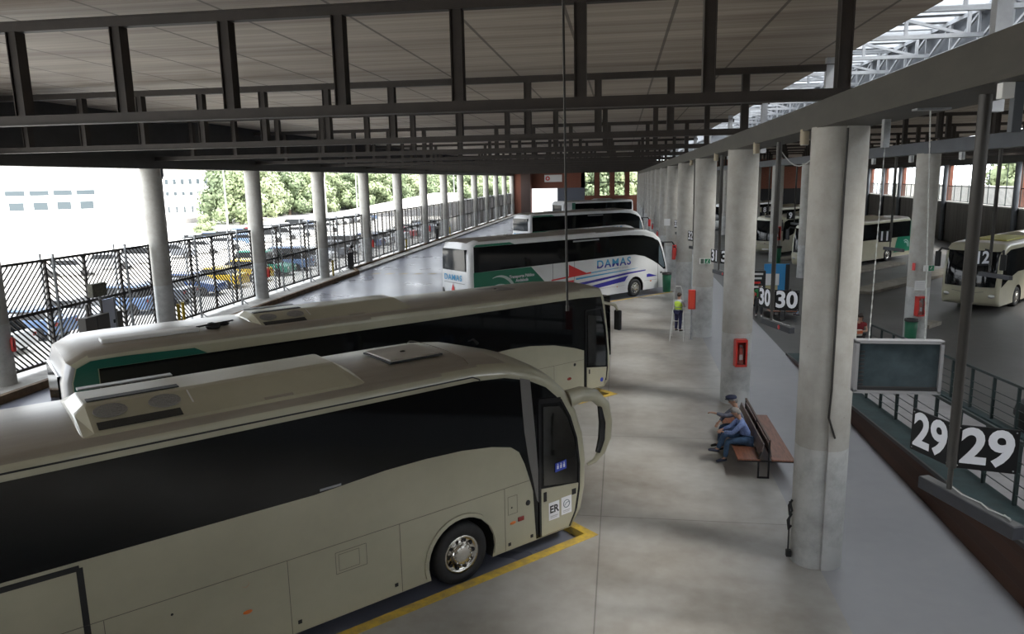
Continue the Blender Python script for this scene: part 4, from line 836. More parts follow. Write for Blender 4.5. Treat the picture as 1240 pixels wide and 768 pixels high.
# ------------------------------------------------------------------ RAMP, RAILINGS, HALL FLOOR FEATURES
def rz_(y): return max(0.0, 0.36+(23-y)*0.0545)
YR0, YR1 = 0.0, 28.6
def ramp_prism(x0, x1, lo, hi, name, m, base=None):
    mb = MB(); za, zb = rz_(YR0), rz_(YR1)
    b0, b1 = (base, base) if base is not None else (za+lo, zb+lo)
    mb.add([(x0, YR0, b0), (x1, YR0, b0), (x1, YR1, b1), (x0, YR1, b1), (x0, YR0, za+hi), (x1, YR0, za+hi), (x1, YR1, zb+hi), (x0, YR1, zb+hi)], [(0,3,2,1),(4,5,6,7),(0,1,5,4),(1,2,6,5),(2,3,7,6),(3,0,4,7)])
    return mb.build(name, m)
struct(ramp_prism(6.25, 6.95, 0, 0.0, 'wall_ramp_brick', M_brickx, base=-0.1))
struct(ramp_prism(6.24, 6.96, 0.0, 0.02, 'trim_ramp_ledge', M_ledge))
struct(ramp_prism(6.22, 6.27, -0.05, 0.03, 'trim_ramp_nosing', M_steelg))
struct(ramp_prism(6.95, 9.0, 0, -0.02, 'floor_ramp', M_ramp, base=-0.1))
struct(ramp_prism(9.0, 9.25, 0, 0.10, 'trim_ramp_kerb', M_ledge, base=-0.1))
def railing(x, label):
    t = thing('ramp_railing', label, 'railing', (x, 0, 0), 0, 'green railings of the ramp')
    zt = lambda y: rz_(y)
    MB().bar((0, 1.0, zt(1.0)+1.18), (0, 28.4, zt(28.4)+1.18), 0.06, 0.06).build('handrail', M_rail, t)
    for h in (0.22, 0.42, 0.62, 0.82): MB().bar((0, 1.0, zt(1)+h), (0, 28.4, zt(28.4)+h), 0.014, 0.014).build('rail', M_rail, t)
    y = 28.35
    while y > 6:
        MB().bbox(-0.035, 0.035, y-0.028, y+0.028, zt(y)+0.02, zt(y)+1.16, 0.006).build('baluster', M_rail, t); y -= 1.15
    return t
railing(6.90, 'dark green railing on the brick ledge behind the 29 sign'); railing(9.12, 'dark green railing on the far side of the ramp')
def island(p0, p1, wd, label):
    a = Vector((*p0, 0)); b = Vector((*p1, 0)); d = (b-a).normalized(); n = Vector((d.y, -d.x, 0))*wd/2
    q = [(a-n)[:2], (b-n)[:2], (b+n)[:2], (a+n)[:2]]; struct(MB().prismz(q, 0, 0.16).build('trim_island', M_island))
island((14.6, 52.6), (20.6, 59.2), 1.2, ''); island((13.4, 44.2), (22.5, 54.5), 1.3, ''); island((18.2, 42.2), (25, 50), 1.1, ''); island((13.0, 62), (20, 70), 1.1, ''); island((13.0, 34.2), (13.9, 35.2), 0.8, '')
# bins
def bin_(name, label, x, y, m, r=0.22, h=0.85, dome=False, z=0, group=None):
    t = thing(name, label, 'bin', (x, y, z), 0, group)
    MB().lathe([(r*0.85, 0), (r*0.92, h*0.5), (r, h*0.92), (r*0.8, h*0.92)], n=20).lathe([(0.001, 0.005), (r*0.85, 0.0)], n=20).build('barrel', m, t)
    if dome: MB().lathe([(r*1.12, h*0.90), (r*1.12, h*0.98), (r*1.0, h*1.12), (r*0.7, h*1.25), (0.001, h*1.3)], n=20).build('domed_lid', M_binB, t)
    else: MB().lathe([(r*1.08, h*0.90), (r*1.08, h), (r*0.8, h), (r*0.75, h*0.93), (0.001, h*0.90)], n=20).build('rim', M_binB, t)
    return t
bin_('litter_bin', 'black domed litter bin behind the far ramp railing at the right edge', 9.75, 18.6, M_binB, 0.34, 1.05, True)
bin_('litter_bin', 'green litter bin at the foot of the far hall column with the red fire box', 11.55, 31.2, M_binG, 0.24, 0.95)
bin_('litter_bin', 'green litter bin against the central column row behind the yellow vested worker', 2.72, 44.6, M_binG, 0.26, 1.15)
bin_('litter_bin', 'green litter bin under the red box of the column above the 30 sign', 12.0, 59.9, M_binG, 0.34, 1.3)
bin_('litter_bin', 'dark green litter bin half hidden by the foreground column', 11.6, 40.9, M_binG, 0.24, 1.0)

# ------------------------------------------------------------------ FIRE BOXES AND EXTINGUISHERS
def fire_box(label, loc, rz, s=1.0, open_=False):
    t = thing('fire_extinguisher_box', label, 'fire box', loc, rz, 'red fire extinguisher boxes')
    w_, h_, d_ = 0.34*s, 0.80*s, 0.22*s      # front faces -y
    MB().box(-w_/2, w_/2, 0, d_, 0, 0.03).box(-w_/2, w_/2, 0, d_, h_-0.04, h_).box(-w_/2, -w_/2+0.02, 0, d_, 0, h_).box(w_/2-0.02, w_/2, 0, d_, 0, h_).box(-w_/2, w_/2, d_-0.02, d_, 0, h_).build('cabinet', M_red, t)
    f = MB(); f.box(-w_/2, -w_/2+0.05, -0.015, 0, 0, h_).box(w_/2-0.05, w_/2, -0.015, 0, 0, h_).box(-w_/2, w_/2, -0.015, 0, 0, 0.06).box(-w_/2, w_/2, -0.015, 0, h_-0.07, h_); f.build('door_frame', M_red, t)
    MB().box(-w_/2+0.05, w_/2-0.05, -0.008, -0.004, 0.06, h_-0.07).build('pane', glass('clear_pane', (0.92, 0.90, 0.90), 0.06), t)
    e = MB().lathe([(0.001, 0.06*s), (0.07*s, 0.07*s), (0.075*s, 0.12*s), (0.075*s, 0.46*s), (0.05*s, 0.54*s), (0.02*s, 0.57*s)], (0, d_*0.5, 0), n=16).build('extinguisher', mat('dull_red_cylinder', (0.45, 0.10, 0.08), 0.4), t)
    MB().bbox(-0.03, 0.05, d_*0.5-0.02, d_*0.5+0.02, 0.57*s, 0.63*s).tube([(0.04, d_*0.5, 0.6*s), (0.09*s, d_*0.45, 0.5*s), (0.08*s, d_*0.4, 0.2*s)], 0.012, 6).build('valve_and_hose', mat('grey_valve', (0.35, 0.33, 0.33), 0.5), e)
    MB().box(-0.045, 0.045, d_*0.5-0.078*s, d_*0.5-0.074*s, 0.2*s, 0.36*s).build('paper_label', M_signwhite, e)
    return t
fire_box('red fire extinguisher box on the column behind the seated men', (3.50, 21.76, 1.22), math.radians(8))
fire_box('red fire extinguisher box on the far hall column beside the hanging display', (11.95, 31.36, 1.02), math.radians(12))
fire_box('red fire extinguisher box on the column seen above the 30 sign', (12.05, 60.12, 1.75), math.radians(10), 1.3)
def extinguisher(label, loc, rz=0, s=1.0, grp='red extinguishers hung on columns'):
    t = thing('fire_extinguisher', label, 'fire extinguisher', loc, rz, grp)
    MB().lathe([(0.001, 0), (0.075*s, 0.01), (0.085*s, 0.06), (0.085*s, 0.42*s), (0.05*s, 0.52*s), (0.02*s, 0.55*s)], n=14).build('cylinder', M_red, t)
    MB().bbox(-0.03, 0.07, -0.02, 0.02, 0.55*s, 0.62*s).tube([(0.05, 0, 0.6*s), (0.12*s, 0, 0.5*s), (0.10*s, -0.02, 0.2*s)], 0.013, 6).build('valve_and_hose', M_black, t)
    return t
extinguisher('red extinguisher on the leftmost fence column', (XL+0.53, YC[1]+0.0, 1.15), -0.6, 0.95)
extinguisher('red extinguisher on the third left column', (XL+0.57, YC[3]-0.1, 1.25), 0, 1.1)
extinguisher('red extinguisher on the fifth left column', (XL+0.57, YC[5]-0.1, 1.3), 0, 1.2)
extinguisher('red extinguisher on the seventh left column', (XL+0.57, YC[7]-0.1, 1.3), 0, 1.2)
extinguisher('red extinguisher on the column beside the nose of the lettered white coach', (2.88, YC[3]-0.15, 2.25), 0, 1.2)
extinguisher('red extinguisher on a central column beside the second white coach', (2.88, YC[5]-0.1, 2.0), 0, 0.85)
extinguisher('red extinguisher on a central column right of the second white coach', (2.88, YC[6]-0.1, 2.0), 0, 0.85)
# red call post beside the third column
t = thing('help_point', 'red narrow help point box on a post in front of the worker on the ladder', 'help point', (2.93, 31.15, 0))
MB().tube([(0, 0, 0.015), (0, 0, 1.35)], 0.035, 12).build('post', M_galv, t); MB().lathe([(0.001, 0.01), (0.09, 0.01), (0.09, 0.025), (0.001, 0.025)], n=16).build('base_plate', M_galv, t)
hb = MB().bbox(-0.14, 0.14, -0.10, 0.12, 1.30, 2.10, 0.015).build('box', M_red, t); MB().bbox(-0.10, 0.10, -0.11, -0.095, 1.36, 2.04, 0.004).build('front_panel', mat('bright_red_panel', (0.62, 0.07, 0.04), 0.3), hb); MB().bbox(0.13, 0.16, -0.08, 0.10, 1.32, 2.08, 0.004).build('dark_edge', M_black, hb)
# small signs on columns
def plate(name, label, loc, rz, w_, h_, m, cat='sign', art=None):
    t = thing(name, label, cat, loc, rz); MB().bbox(-w_/2, w_/2, -0.01, 0.01, -h_/2, h_/2, 0.003).build('panel', m, t)
    return t
t = plate('exit_sign', 'small green and white exit sign on the third central column', (3.47, 31.52, 3.25), math.radians(5), 0.46, 0.24, M_signwhite)
MB().box(-0.02, 0.20, -0.014, -0.01, -0.10, 0.10).build('green_field', M_signgreen, t); MB().box(-0.19, -0.05, -0.014, -0.01, -0.1, 0.1).build('green_field', mat('dark_print', (0.05, 0.08, 0.06), 0.5), t)
mb = MB().blob((0.11, -0.016, 0.05), 0.022, 1).bar((0.10, -0.016, 0.03), (0.07, -0.016, -0.03), 0.02, 0.02, (0, 1, 0)).bar((0.07, -0.016, -0.03), (0.03, -0.016, -0.07), 0.018, 0.02, (0, 1, 0)).bar((0.07, -0.016, -0.03), (0.12, -0.016, -0.07), 0.018, 0.02, (0, 1, 0)); mb.build('running_figure', M_signwhite, t)
t = plate('exit_sign', 'small green and white exit sign on the far hall column beside the display', (12.15, 31.50, 2.95), math.radians(15), 0.46, 0.24, M_signwhite)
MB().box(-0.02, 0.22, -0.014, -0.01, -0.11, 0.11).build('green_field', M_signgreen, t); mb = MB().blob((0.11, -0.016, 0.05), 0.022, 1).bar((0.10, -0.016, 0.03), (0.06, -0.016, -0.04), 0.03, 0.02, (0, 1, 0)); mb.build('running_figure', M_signwhite, t)
t = plate('notice', 'white notice sheet on the far hall column beside the display', (11.90, 31.52, 2.25), math.radians(8), 0.48, 0.40, M_signwhite, 'notice')
for k in range(4): MB().box(-0.18, 0.14, -0.013, -0.01, 0.10-k*0.07, 0.115-k*0.07).build('printed_line', mat('grey_print', (0.4, 0.4, 0.42), 0.5), t)
plate('notice', 'small white sign high on a central column, beside the fifth column', (3.05, YC[4]-0.36, 3.75), math.radians(-20), 0.40, 0.45, M_signwhite, 'notice')
plate('notice', 'small red and white square on the left side of the far hall column', (11.62, 31.60, 3.0), math.radians(-45), 0.12, 0.3, M_redd, 'sign')

# ------------------------------------------------------------------ BAY NUMBER SIGNS
def bay_sign(num, x, y, label, zs=4.11, h=0.47, wpan=0.55, left=True, group='bay number signs of the central row', pole_m=M_steelg, top=7.44, red=True):
    t = thing('bay_number_sign', label, 'bay sign', (x, y, 0), 0, group); zb = zs-h; bz = zb-0.25
    MB().tube([(0, 0, bz), (0, 0, zb+0.05), (0, 0, zb+0.05001)], 0.028, 10).tube([(0, 0, zb), (0, 0, 5.4), (0, 0, 5.41), (0, 0, top)], [0.05, 0.05, 0.06, 0.06], 12).build('pole', pole_m, t)
    pr = MB().bbox(0.03, 0.03+wpan, -0.012, 0.012, zb, zs, 0.003).build('number_panel', M_signblack, t); pr.rotation_euler = (0, 0, math.radians(-14))
    text('number', num, h*1.12, M_textwhite, pr, (0.03+wpan/2, -0.0135, (zb+zs)/2), (1, 0, 0), (0, 0, 1), 0.016, 0.92, depth=0.001)
    pl_ = MB().bbox(-0.03-wpan, -0.03, -0.012, 0.012, zb, zs, 0.003).build('number_panel', M_signblack, t); pl_.rotation_euler = (0, 0, math.radians(-69)) if left else (0, 0, math.radians(15))
    if not left: pr.rotation_euler = (0, 0, math.radians(82))
    text('number', num, h*1.12, M_textwhite, pl_, (-0.03-wpan/2, -0.0135, (zb+zs)/2), (1, 0, 0), (0, 0, 1), 0.016, 0.92, depth=0.001)
    for pn, s_ in ((pr, 1), (pl_, -1)):
        bo = MB()
        for xx in (0.05, wpan-0.0):
            for zz in (zb+0.03, zs-0.03): bo.blob((s_*xx, -0.014, zz), 0.009, 1)
        bo.build('bolts', M_galv, pn)
    bar = MB().bbox(-0.065, 0.065, -0.90, 0.38, bz-0.13, bz, 0.006).build('lamp_housing', M_bar, t); bar.rotation_euler = (0, 0, math.radians(18))
    MB().bbox(-0.055, 0.055, -0.89, 0.37, bz+0.001, bz+0.006, 0.001).build('top_plate', mat('paler_top', (0.07, 0.072, 0.075), 0.7), bar)  # top plate in a paler grey than the housing
    if left: MB().tube([(0.03, 0.0, bz+0.03), (-0.02, -0.2, bz+0.03), (0.03, -0.4, bz+0.02), (-0.03, -0.55, bz+0.03), (0.03, -0.75, bz+0.02), (-0.02, -0.82, bz+0.03), (0.02, -0.7, bz+0.03)], 0.007, 5).build('loose_wire', M_chain, bar)
    if red: MB().lathe([(0.001, -0.07), (0.05, -0.068), (0.05, -0.06)], (0, 0, 0), 'X', 16).build('red_emblem', M_redd, bar).location = (0.0, -0.45, bz-0.065)
    return t
bay_sign('29', 3.47, 8.0, 'black number 29 sign hanging on a pole in the right foreground', red=False)
bay_sign('30', 3.47, 17.6, 'black number 30 sign hanging between the first two central columns')
bay_sign('31', 3.47, 27.2, 'black number 31 sign partly hidden by the second central column')
bay_sign('32', 3.47, 36.8, 'small black number 32 sign between the third and fourth central columns')
bay_sign('33', 3.47, 46.4, 'tiny black number 33 sign far along the central row')
for nm, y, la in (('12', 26.4, 'black number 12 sign hanging before the cream coach at the right edge'), ('11', 35.7, 'black number 11 sign hanging before the green tailed coach in the far hall'), ('9', 54.8, 'black number 9 sign deep in the far hall'), ('8', 64.4, 'black number 8 sign deepest in the far hall')):
    bay_sign(nm, 12.05, y, la, 4.15, 0.50, 0.55, False, 'bay number signs of the far hall', red=False)

# hanging display
t = thing('hanging_display', 'dark information display in a pale frame hanging by two chains', 'display', (0, 10.0, 0))
MB().box(3.05, 4.12, -0.02, 0.12, 3.86, 3.90).box(3.05, 4.12, -0.02, 0.12, 4.53, 4.57).box(3.05, 3.09, -0.02, 0.12, 3.88, 4.55).box(4.08, 4.12, -0.02, 0.12, 3.88, 4.55).box(3.09, 4.08, 0.10, 0.12, 3.88, 4.55).build('frame', mat('pale_grey_frame', (0.22, 0.22, 0.23), 0.45), t)
MB().box(3.09, 4.08, 0.02, 0.03, 3.90, 4.53).build('screen', M_screen, t)
mb = MB()
for k in range(9): mb.box(3.11, 3.17, 0.012, 0.018, 3.96+k*0.055, 3.985+k*0.055)
mb.build('ribbed_strip', M_black, t); MB().box(3.10, 4.07, -0.012, 0.02, 3.905, 3.95).build('dark_tray', M_black, t)
def chain(x0, z0, x1, z1, y0, y1):
    mb = MB(); n = int((Vector((x1, y1, z1))-Vector((x0, y0, z0))).length/0.06)
    for k in range(n):
        a = Vector((x0, y0, z0)).lerp(Vector((x1, y1, z1)), k/n); b = Vector((x0, y0, z0)).lerp(Vector((x1, y1, z1)), (k+0.92)/n); mb.bar(a, b, 0.016 if k % 2 else 0.008, 0.008 if k % 2 else 0.016)
    return mb
chain(3.22, 4.56, 3.60, 7.10, 0.05, 1.15).build('chain', M_chain, t); chain(3.90, 4.56, 3.52, 7.40, 0.05, -0.55).build('chain', M_chain, t)
t = MB().bbox(3.555, 3.645, 11.10, 11.20, 7.05, 7.44, 0.006).build('hanger_bracket', M_galv); tag(t, 'grey channel bracket under the girder holding the left display chain', 'bracket')
t = MB().bbox(3.35, 3.72, 9.38, 9.55, 7.405, 7.43, 0.004).build('hanger_bracket', M_galv); tag(t, 'flat plate bracket under the girder holding the right display chain', 'bracket')
t = thing('cable_box', 'white junction box on a pale upright under the girder at the upper right', 'junction box', (3.24, 7.0, 0)); MB().bbox(-0.10, 0.0, -0.04, 0.06, 7.30, 7.43, 0.006).build('box', M_signwhite, t); MB().bbox(0.0, 0.08, -0.04, 0.04, 7.02, 7.43, 0.006).build('upright', M_girderblue, t)
# loose cable between girder and column
t = MB().tube([(3.55+0.25*k/10, 18.2-3.4*k/10, 7.38-0.50*math.sin(PI*k/10)) for k in range(11)], 0.012, 6).build('sagging_cable', M_chain); tag(t, 'pale cable sagging under the girder between the first two central columns', 'cable')
# downlights
lm = None
for i, (y, la) in enumerate(((13.64, 'cream downlight can under the girder beside the foreground column'), (18.3, 'cream downlight can under the girder beyond the foreground column'), (25.8, 'cream downlight can under the girder before the third column'), (34.8, 'cream downlight can under the girder beyond the third column'))):
    t = thing('downlight', la, 'downlight', (3.10, y, 7.43), 0, 'downlights under the girder')
    MB().cyl(0, 0, -0.22, 0.03, 0.075, 18).build('can', M_lampcream, t); MB().cyl(0, 0, -0.235, -0.222, 0.065, 16).build('lens', mat('frosted_lens', (0.35, 0.34, 0.30), 0.3), t)
for i, y in enumerate((28.7, 33.4, 38.1, 43)):
    t = thing('downlight', 'grey downlight can under the far hall girder, %s from the right edge' % ORD[i], 'downlight', (11.85, y, 7.40), 0, 'downlights under the far hall girder')
    MB().cyl(0, 0, -0.26, 0, 0.10, 18).build('can', M_galv, t); MB().cyl(0, 0, -0.275, -0.262, 0.09, 16).build('lens', mat('frosted_lens', (0.35, 0.34, 0.30), 0.3), t)
# thin drop rod hanging in the middle of the picture
t = thing('drop_rod', 'thin dark rod hanging from the ceiling in the middle of the picture', 'rod', (0, 7.0, 0)); MB().tube([(-0.54, 0, 9.84), (-0.50, 0, 5.50)], 0.011, 6).build('rod', M_cable, t); MB().cyl(-0.50, 0, 5.46, 5.51, 0.016, 10).build('end_cap', M_steelg, t)

# ------------------------------------------------------------------ BENCH
def bench(name, label, loc, L=3.0, grp=None):
    t = thing(name, label, 'bench', loc, 0, grp)
    for s in (-1, 1):
        MB().bbox(min(s*0.12, s*0.62), max(s*0.12, s*0.62), 0, L, 0.42, 0.455, 0.012).build('seat', M_wood, t)
        MB().prism([(s*0.10, 0.50), (s*0.125, 0.50), (s*0.07, 0.80), (s*0.045, 0.80)], 0.05, L-0.05).build('backrest', M_seatgrey, t)
    fr = MB()
    for y in (0.04, L/2, L-0.04):
        fr.bar((-0.62, y, 0.405), (0.62, y, 0.405), 0.035, 0.03).bar((0.06, y, 0.02), (0.06, y, 0.90), 0.035, 0.035, (0, 1, 0)).bar((-0.16, y, 0.02), (-0.16, y, 0.46), 0.035, 0.035, (0, 1, 0)).bar((-0.18, y, 0.02), (0.08, y, 0.02), 0.035, 0.035).bar((-0.16, y, 0.46), (-0.10, y, 0.62), 0.035, 0.035, (0, 1, 0))
    fr.bar((0.06, 0.04, 0.60), (0.06, L-0.04, 0.60), 0.03, 0.03).bar((-0.5, 0.04, 0.405), (-0.5, L-0.04, 0.405), 0.03, 0.03)
    fr.build('frame', M_black, t); MB().bbox(0.04, 0.085, 0.02, L-0.02, 0.86, 0.91, 0.006).build('top_rail', mat('dark_wood_rail', (0.09, 0.05, 0.035), 0.5), t)
    return t
bench('waiting_bench', 'double sided wooden waiting bench with the two seated men', (3.26, 16.36, 0), 3.3)
bench('waiting_bench', 'dark waiting bench behind the 30 sign with a seated girl', (7.55, 35.6, 0), 2.6)

# ------------------------------------------------------------------ PEOPLE
M_skin = mat('skin', (0.42, 0.24, 0.17), 0.5, var=0.08, scale=8)
def skin_mesh(name, V, E, Rd, m, parent, sub=1):
    me = bpy.data.meshes.new(name); me.from_pydata(V, E, []); o = bpy.data.objects.new(name, me); C.objects.link(o)
    md = o.modifiers.new('s', 'SKIN'); md.use_smooth_shade = True; md.branch_smoothing = 0.6
    if sub: sd = o.modifiers.new('d', 'SUBSURF'); sd.levels = sub; sd.render_levels = sub
    sv = me.skin_vertices[0].data
    for i, r in enumerate(Rd): sv[i].radius = (r, r) if isinstance(r, (int, float)) else r
    sv[0].use_root = True
    dg = bpy.context.evaluated_depsgraph_get(); dg.update(); nm = bpy.data.meshes.new_from_object(o.evaluated_get(dg))
    bpy.data.objects.remove(o); bpy.data.meshes.remove(me)
    nm.materials.clear(); nm.materials.append(m)
    for p_ in nm.polygons: p_.use_smooth = True
    nm.name = name; q = bpy.data.objects.new(name, nm); C.objects.link(q); q.parent = parent; return q
def person(label, loc, rz, J, top, legs, shoes, hair, hat=None, vest=None, group=None, sleeves='long', hairlen=0.0, skirt=None):
    """J: dict of joints in local coords, y forward, x to the right hand"""
    t = thing('person', label, 'person', loc, rz, group)
    g_ = {k: Vector(v) for k, v in J.items()}
    V = []; E = []; Rd = []
    def n(p, r, par=None):
        V.append(tuple(p)); Rd.append(r); i = len(V)-1
        if par is not None: E.append((par, i))
        return i
    hd = g_['head']; nk = g_['neck']; upv = (hd-nk).normalized(); face = Vector(J.get('face', (0, 1, 0))).normalized(); side = face.cross(upv).normalized()
    pe = n(g_['pelvis'], (0.10, 0.08)); ch = n(g_['pelvis'].lerp(nk, 0.5), (0.10, 0.08), pe); sh = n(g_['pelvis'].lerp(nk, 0.84), (0.10, 0.065), ch); ne = n(nk, 0.052, sh)
    he = n(hd-upv*0.04, (0.075, 0.085), ne); hc = n(hd+upv*0.05, (0.080, 0.092), he); n(hd+upv*0.105, (0.05, 0.055), hc)
    for s in ('L', 'R'):
        a = n(g_['sh'+s], 0.042, sh); b = n(g_['el'+s], 0.040, a); c = n(g_['wr'+s], 0.026, b)
        hdir = Vector(J.get('hd'+s, tuple(g_['wr'+s]-g_['el'+s]))).normalized(); pal = n(g_['wr'+s]+hdir*0.055, (0.040, 0.018), c)
        hs = hdir.cross(Vector((0, 0, 1))); hs = hs.normalized() if hs.length > 0.1 else Vector((1, 0, 0)); cur = Vector((0, 0, -1)) if abs(hdir.z) < 0.8 else face*1.0
        base = g_['wr'+s]+hdir*0.09
        for k, ln in enumerate((0.066, 0.078, 0.072, 0.056)):
            p0 = base+hs*(k-1.5)*0.020; f0 = n(p0, 0.0095, pal); f1 = n(p0+hdir*ln*0.55+cur*0.008, 0.0085, f0); n(p0+hdir*ln*0.85+cur*0.030, 0.0075, f1)
        th = n(g_['wr'+s]+hdir*0.035+hs*0.035, 0.011, c); n(g_['wr'+s]+hdir*0.075+hs*0.055, 0.009, th)
        h = n(g_['hip'+s], 0.070, pe); k_n = n(g_['kn'+s], 0.056, h); cf = n(g_['kn'+s].lerp(g_['an'+s], 0.35), 0.052, k_n); an = n(g_['an'+s], 0.036, cf); n(g_['to'+s], 0.03, an)
    body = skin_mesh('body', V, E, Rd, M_skin, t, 1)
    # face features
    fc = MB(); fc.tube([hd+face*0.075+upv*0.012, hd+face*0.112-upv*0.014, hd+face*0.085-upv*0.020], [0.010, 0.016, 0.010], 8); fc.blob(hd-side*0.082+upv*0.0, 0.022, 1, 0, (0.5, 1, 1.3)).blob(hd+side*0.082, 0.022, 1, 0, (0.5, 1, 1.3)); fc.build('nose_and_ears', M_skin, t)
    ey = MB(); ey.blob(hd+face*0.083+side*0.032+upv*0.022, 0.011, 1).blob(hd+face*0.083-side*0.032+upv*0.022, 0.011, 1); ey.build('eyes', M_black, t)
    mo = MB(); mo.tube([hd+face*0.085-side*0.022-upv*0.048, hd+face*0.092-upv*0.050, hd+face*0.085+side*0.022-upv*0.048], 0.006, 6); mo.build('mouth', mat('lips', (0.30, 0.10, 0.09), 0.5), t)
    # hair
    hr = MB(); bm = bmesh.new(); bmesh.ops.create_uvsphere(bm, u_segments=20, v_segments=12, radius=1)
    Mx = Matrix((side, face, upv)).transposed(); vs = []
    for v in bm.verts:
        p_ = v.co.copy(); k = 1.0
        if p_.y > 0.35 and p_.z < 0.45: k = 0.80
        if p_.z < -0.25 and p_.y > -0.2: k = 0.75
        vs.append(hd+upv*0.035-face*0.008+Mx@Vector((p_.x*0.096*k, p_.y*0.110*k, (p_.z if p_.z > 0 else p_.z*(1+hairlen))*0.105*k)))
    bm.verts.index_update(); hr.add(vs, [[v.index for v in f.verts] for f in bm.faces], True); bm.free(); hr.build('hair', hair, t)
    if hat:
        hm = MB(); c0 = hd+upv*0.085; r_ = []
        for (rr_, hh) in ((0.104, -0.015), (0.118, 0.02), (0.105, 0.055), (0.06, 0.075), (0.001, 0.08)): r_.append([c0+(side*math.cos(2*PI*k/20)+face*math.sin(2*PI*k/20)*1.12)*rr_+upv*hh for k in range(20)])
        vs = [p_ for q_ in r_ for p_ in q_]; fs = [(i*20+k, i*20+(k+1) % 20, (i+1)*20+(k+1) % 20, (i+1)*20+k) for i in range(4) for k in range(20)]
        hm.add(vs, fs, True); pk = [c0+face*(0.10+0.055*math.sin(PI*k/8))+side*0.085*math.cos(PI*k/8)-upv*0.01 for k in range(9)]; hm.add(pk+[q_-upv*0.008 for q_ in pk], [tuple(range(9)), tuple(range(9, 18))[::-1]]+[(i, (i+1) % 9, (i+1) % 9+9, i+9) for i in range(9)]); hm.build('cap', hat, t)
    # shirt
    def cloth(name, nodes, m, sub=1):
        V2 = []; E2 = []; R2 = []
        for (p_, r_, par) in nodes:
            V2.append(tuple(p_)); R2.append(r_)
            if par is not None: E2.append((par, len(V2)-1))
        return skin_mesh(name, V2, E2, R2, m, t, sub)
    P_ = g_['pelvis']; nodes = [(P_+Vector((0, 0, 0.02)), (0.165, 0.14), None), (P_.lerp(nk, 0.45), (0.160, 0.135), 0), (P_.lerp(nk, 0.84), (0.165, 0.125), 1), (P_.lerp(nk, 0.99), (0.075, 0.075), 2)]
    for s in ('L', 'R'):
        b0 = len(nodes); nodes.append((g_['sh'+s], 0.082, 2)); nodes.append((g_['sh'+s].lerp(g_['el'+s], 0.45), 0.068, b0))
        if sleeves == 'long': nodes.append((g_['el'+s], 0.056, b0+1)); nodes.append((g_['el'+s].lerp(g_['wr'+s], 0.88), 0.042, b0+2))
    cloth('shirt', nodes, top)
    if vest:
        cloth('vest', [(P_+Vector((0, 0, -0.02)), (0.195, 0.168), None), (P_.lerp(nk, 0.45), (0.190, 0.160), 0), (P_.lerp(nk, 0.80), (0.195, 0.155), 1), (P_.lerp(nk, 0.93), (0.12, 0.11), 2), (g_['shL'], 0.092, 2), (g_['shR'], 0.092, 2)], vest[0])
        bd = MB()
        for q_ in (0.12, 0.36): c0 = P_.lerp(nk, q_); bd.tube([c0+Vector((0.196*math.cos(2*PI*k/24), 0.168*math.sin(2*PI*k/24), 0)) for k in range(25)], 0.018, 6, False)
        bd.build('vest_bands', vest[1], t)
    nodes = [(P_+Vector((0, 0, 0.0)), (0.155, 0.135), None)]
    for s in ('L', 'R'):
        b0 = len(nodes); nodes += [(g_['hip'+s], 0.112, 0), (g_['kn'+s], 0.074, b0), (g_['kn'+s].lerp(g_['an'+s], 0.5), 0.066, b0+1), (g_['kn'+s].lerp(g_['an'+s], 0.95), 0.056, b0+2)]
    cloth('trousers', nodes, legs)
    if skirt: cloth('skirt', [(P_+Vector((0, 0, 0.08)), (0.16, 0.13), None), (P_-Vector((0, 0, 0.15)), (0.20, 0.17), 0), (P_-Vector((0, 0, 0.45)), (0.22, 0.18), 1)], skirt)
    if 'seated' in label and 'man' in label: t.scale = (1.07, 1.07, 1.05)
    for s in ('L', 'R'):
        a = g_['an'+s]; b = g_['to'+s]; d = (b-a); hz = Vector((d.x, d.y, 0)); hz = hz.normalized() if hz.length > 0.01 else Vector((0, 1, 0))
        cloth('shoe', [(a-hz*0.05-Vector((0, 0, 0.02)), 0.042, None), (a.lerp(b, 0.5)-Vector((0, 0, 0.0)), (0.046, 0.038), 0), (b+hz*0.04, (0.040, 0.028), 1)], shoes)
    return t
M_bluesh = mat('pale_blue_check_shirt', (0.17, 0.24, 0.48), 0.8, var=0.35, scale=25)
M_greysh = mat('grey_blue_shirt', (0.13, 0.14, 0.19), 0.8, var=0.3, scale=15)
M_jeans = mat('blue_denim', (0.035, 0.07, 0.15), 0.85, var=0.35, scale=10)
M_jeans2 = mat('faded_denim', (0.05, 0.10, 0.19), 0.85, var=0.35, scale=10)
M_shoeb = mat('navy_trainers', (0.02, 0.025, 0.05), 0.6)
M_greyhair = mat('grey_hair', (0.25, 0.24, 0.23), 0.8, var=0.3, scale=30); M_brown = mat('dark_brown_hair', (0.03, 0.018, 0.012), 0.6); M_capm = mat('navy_cap', (0.015, 0.02, 0.05), 0.8)
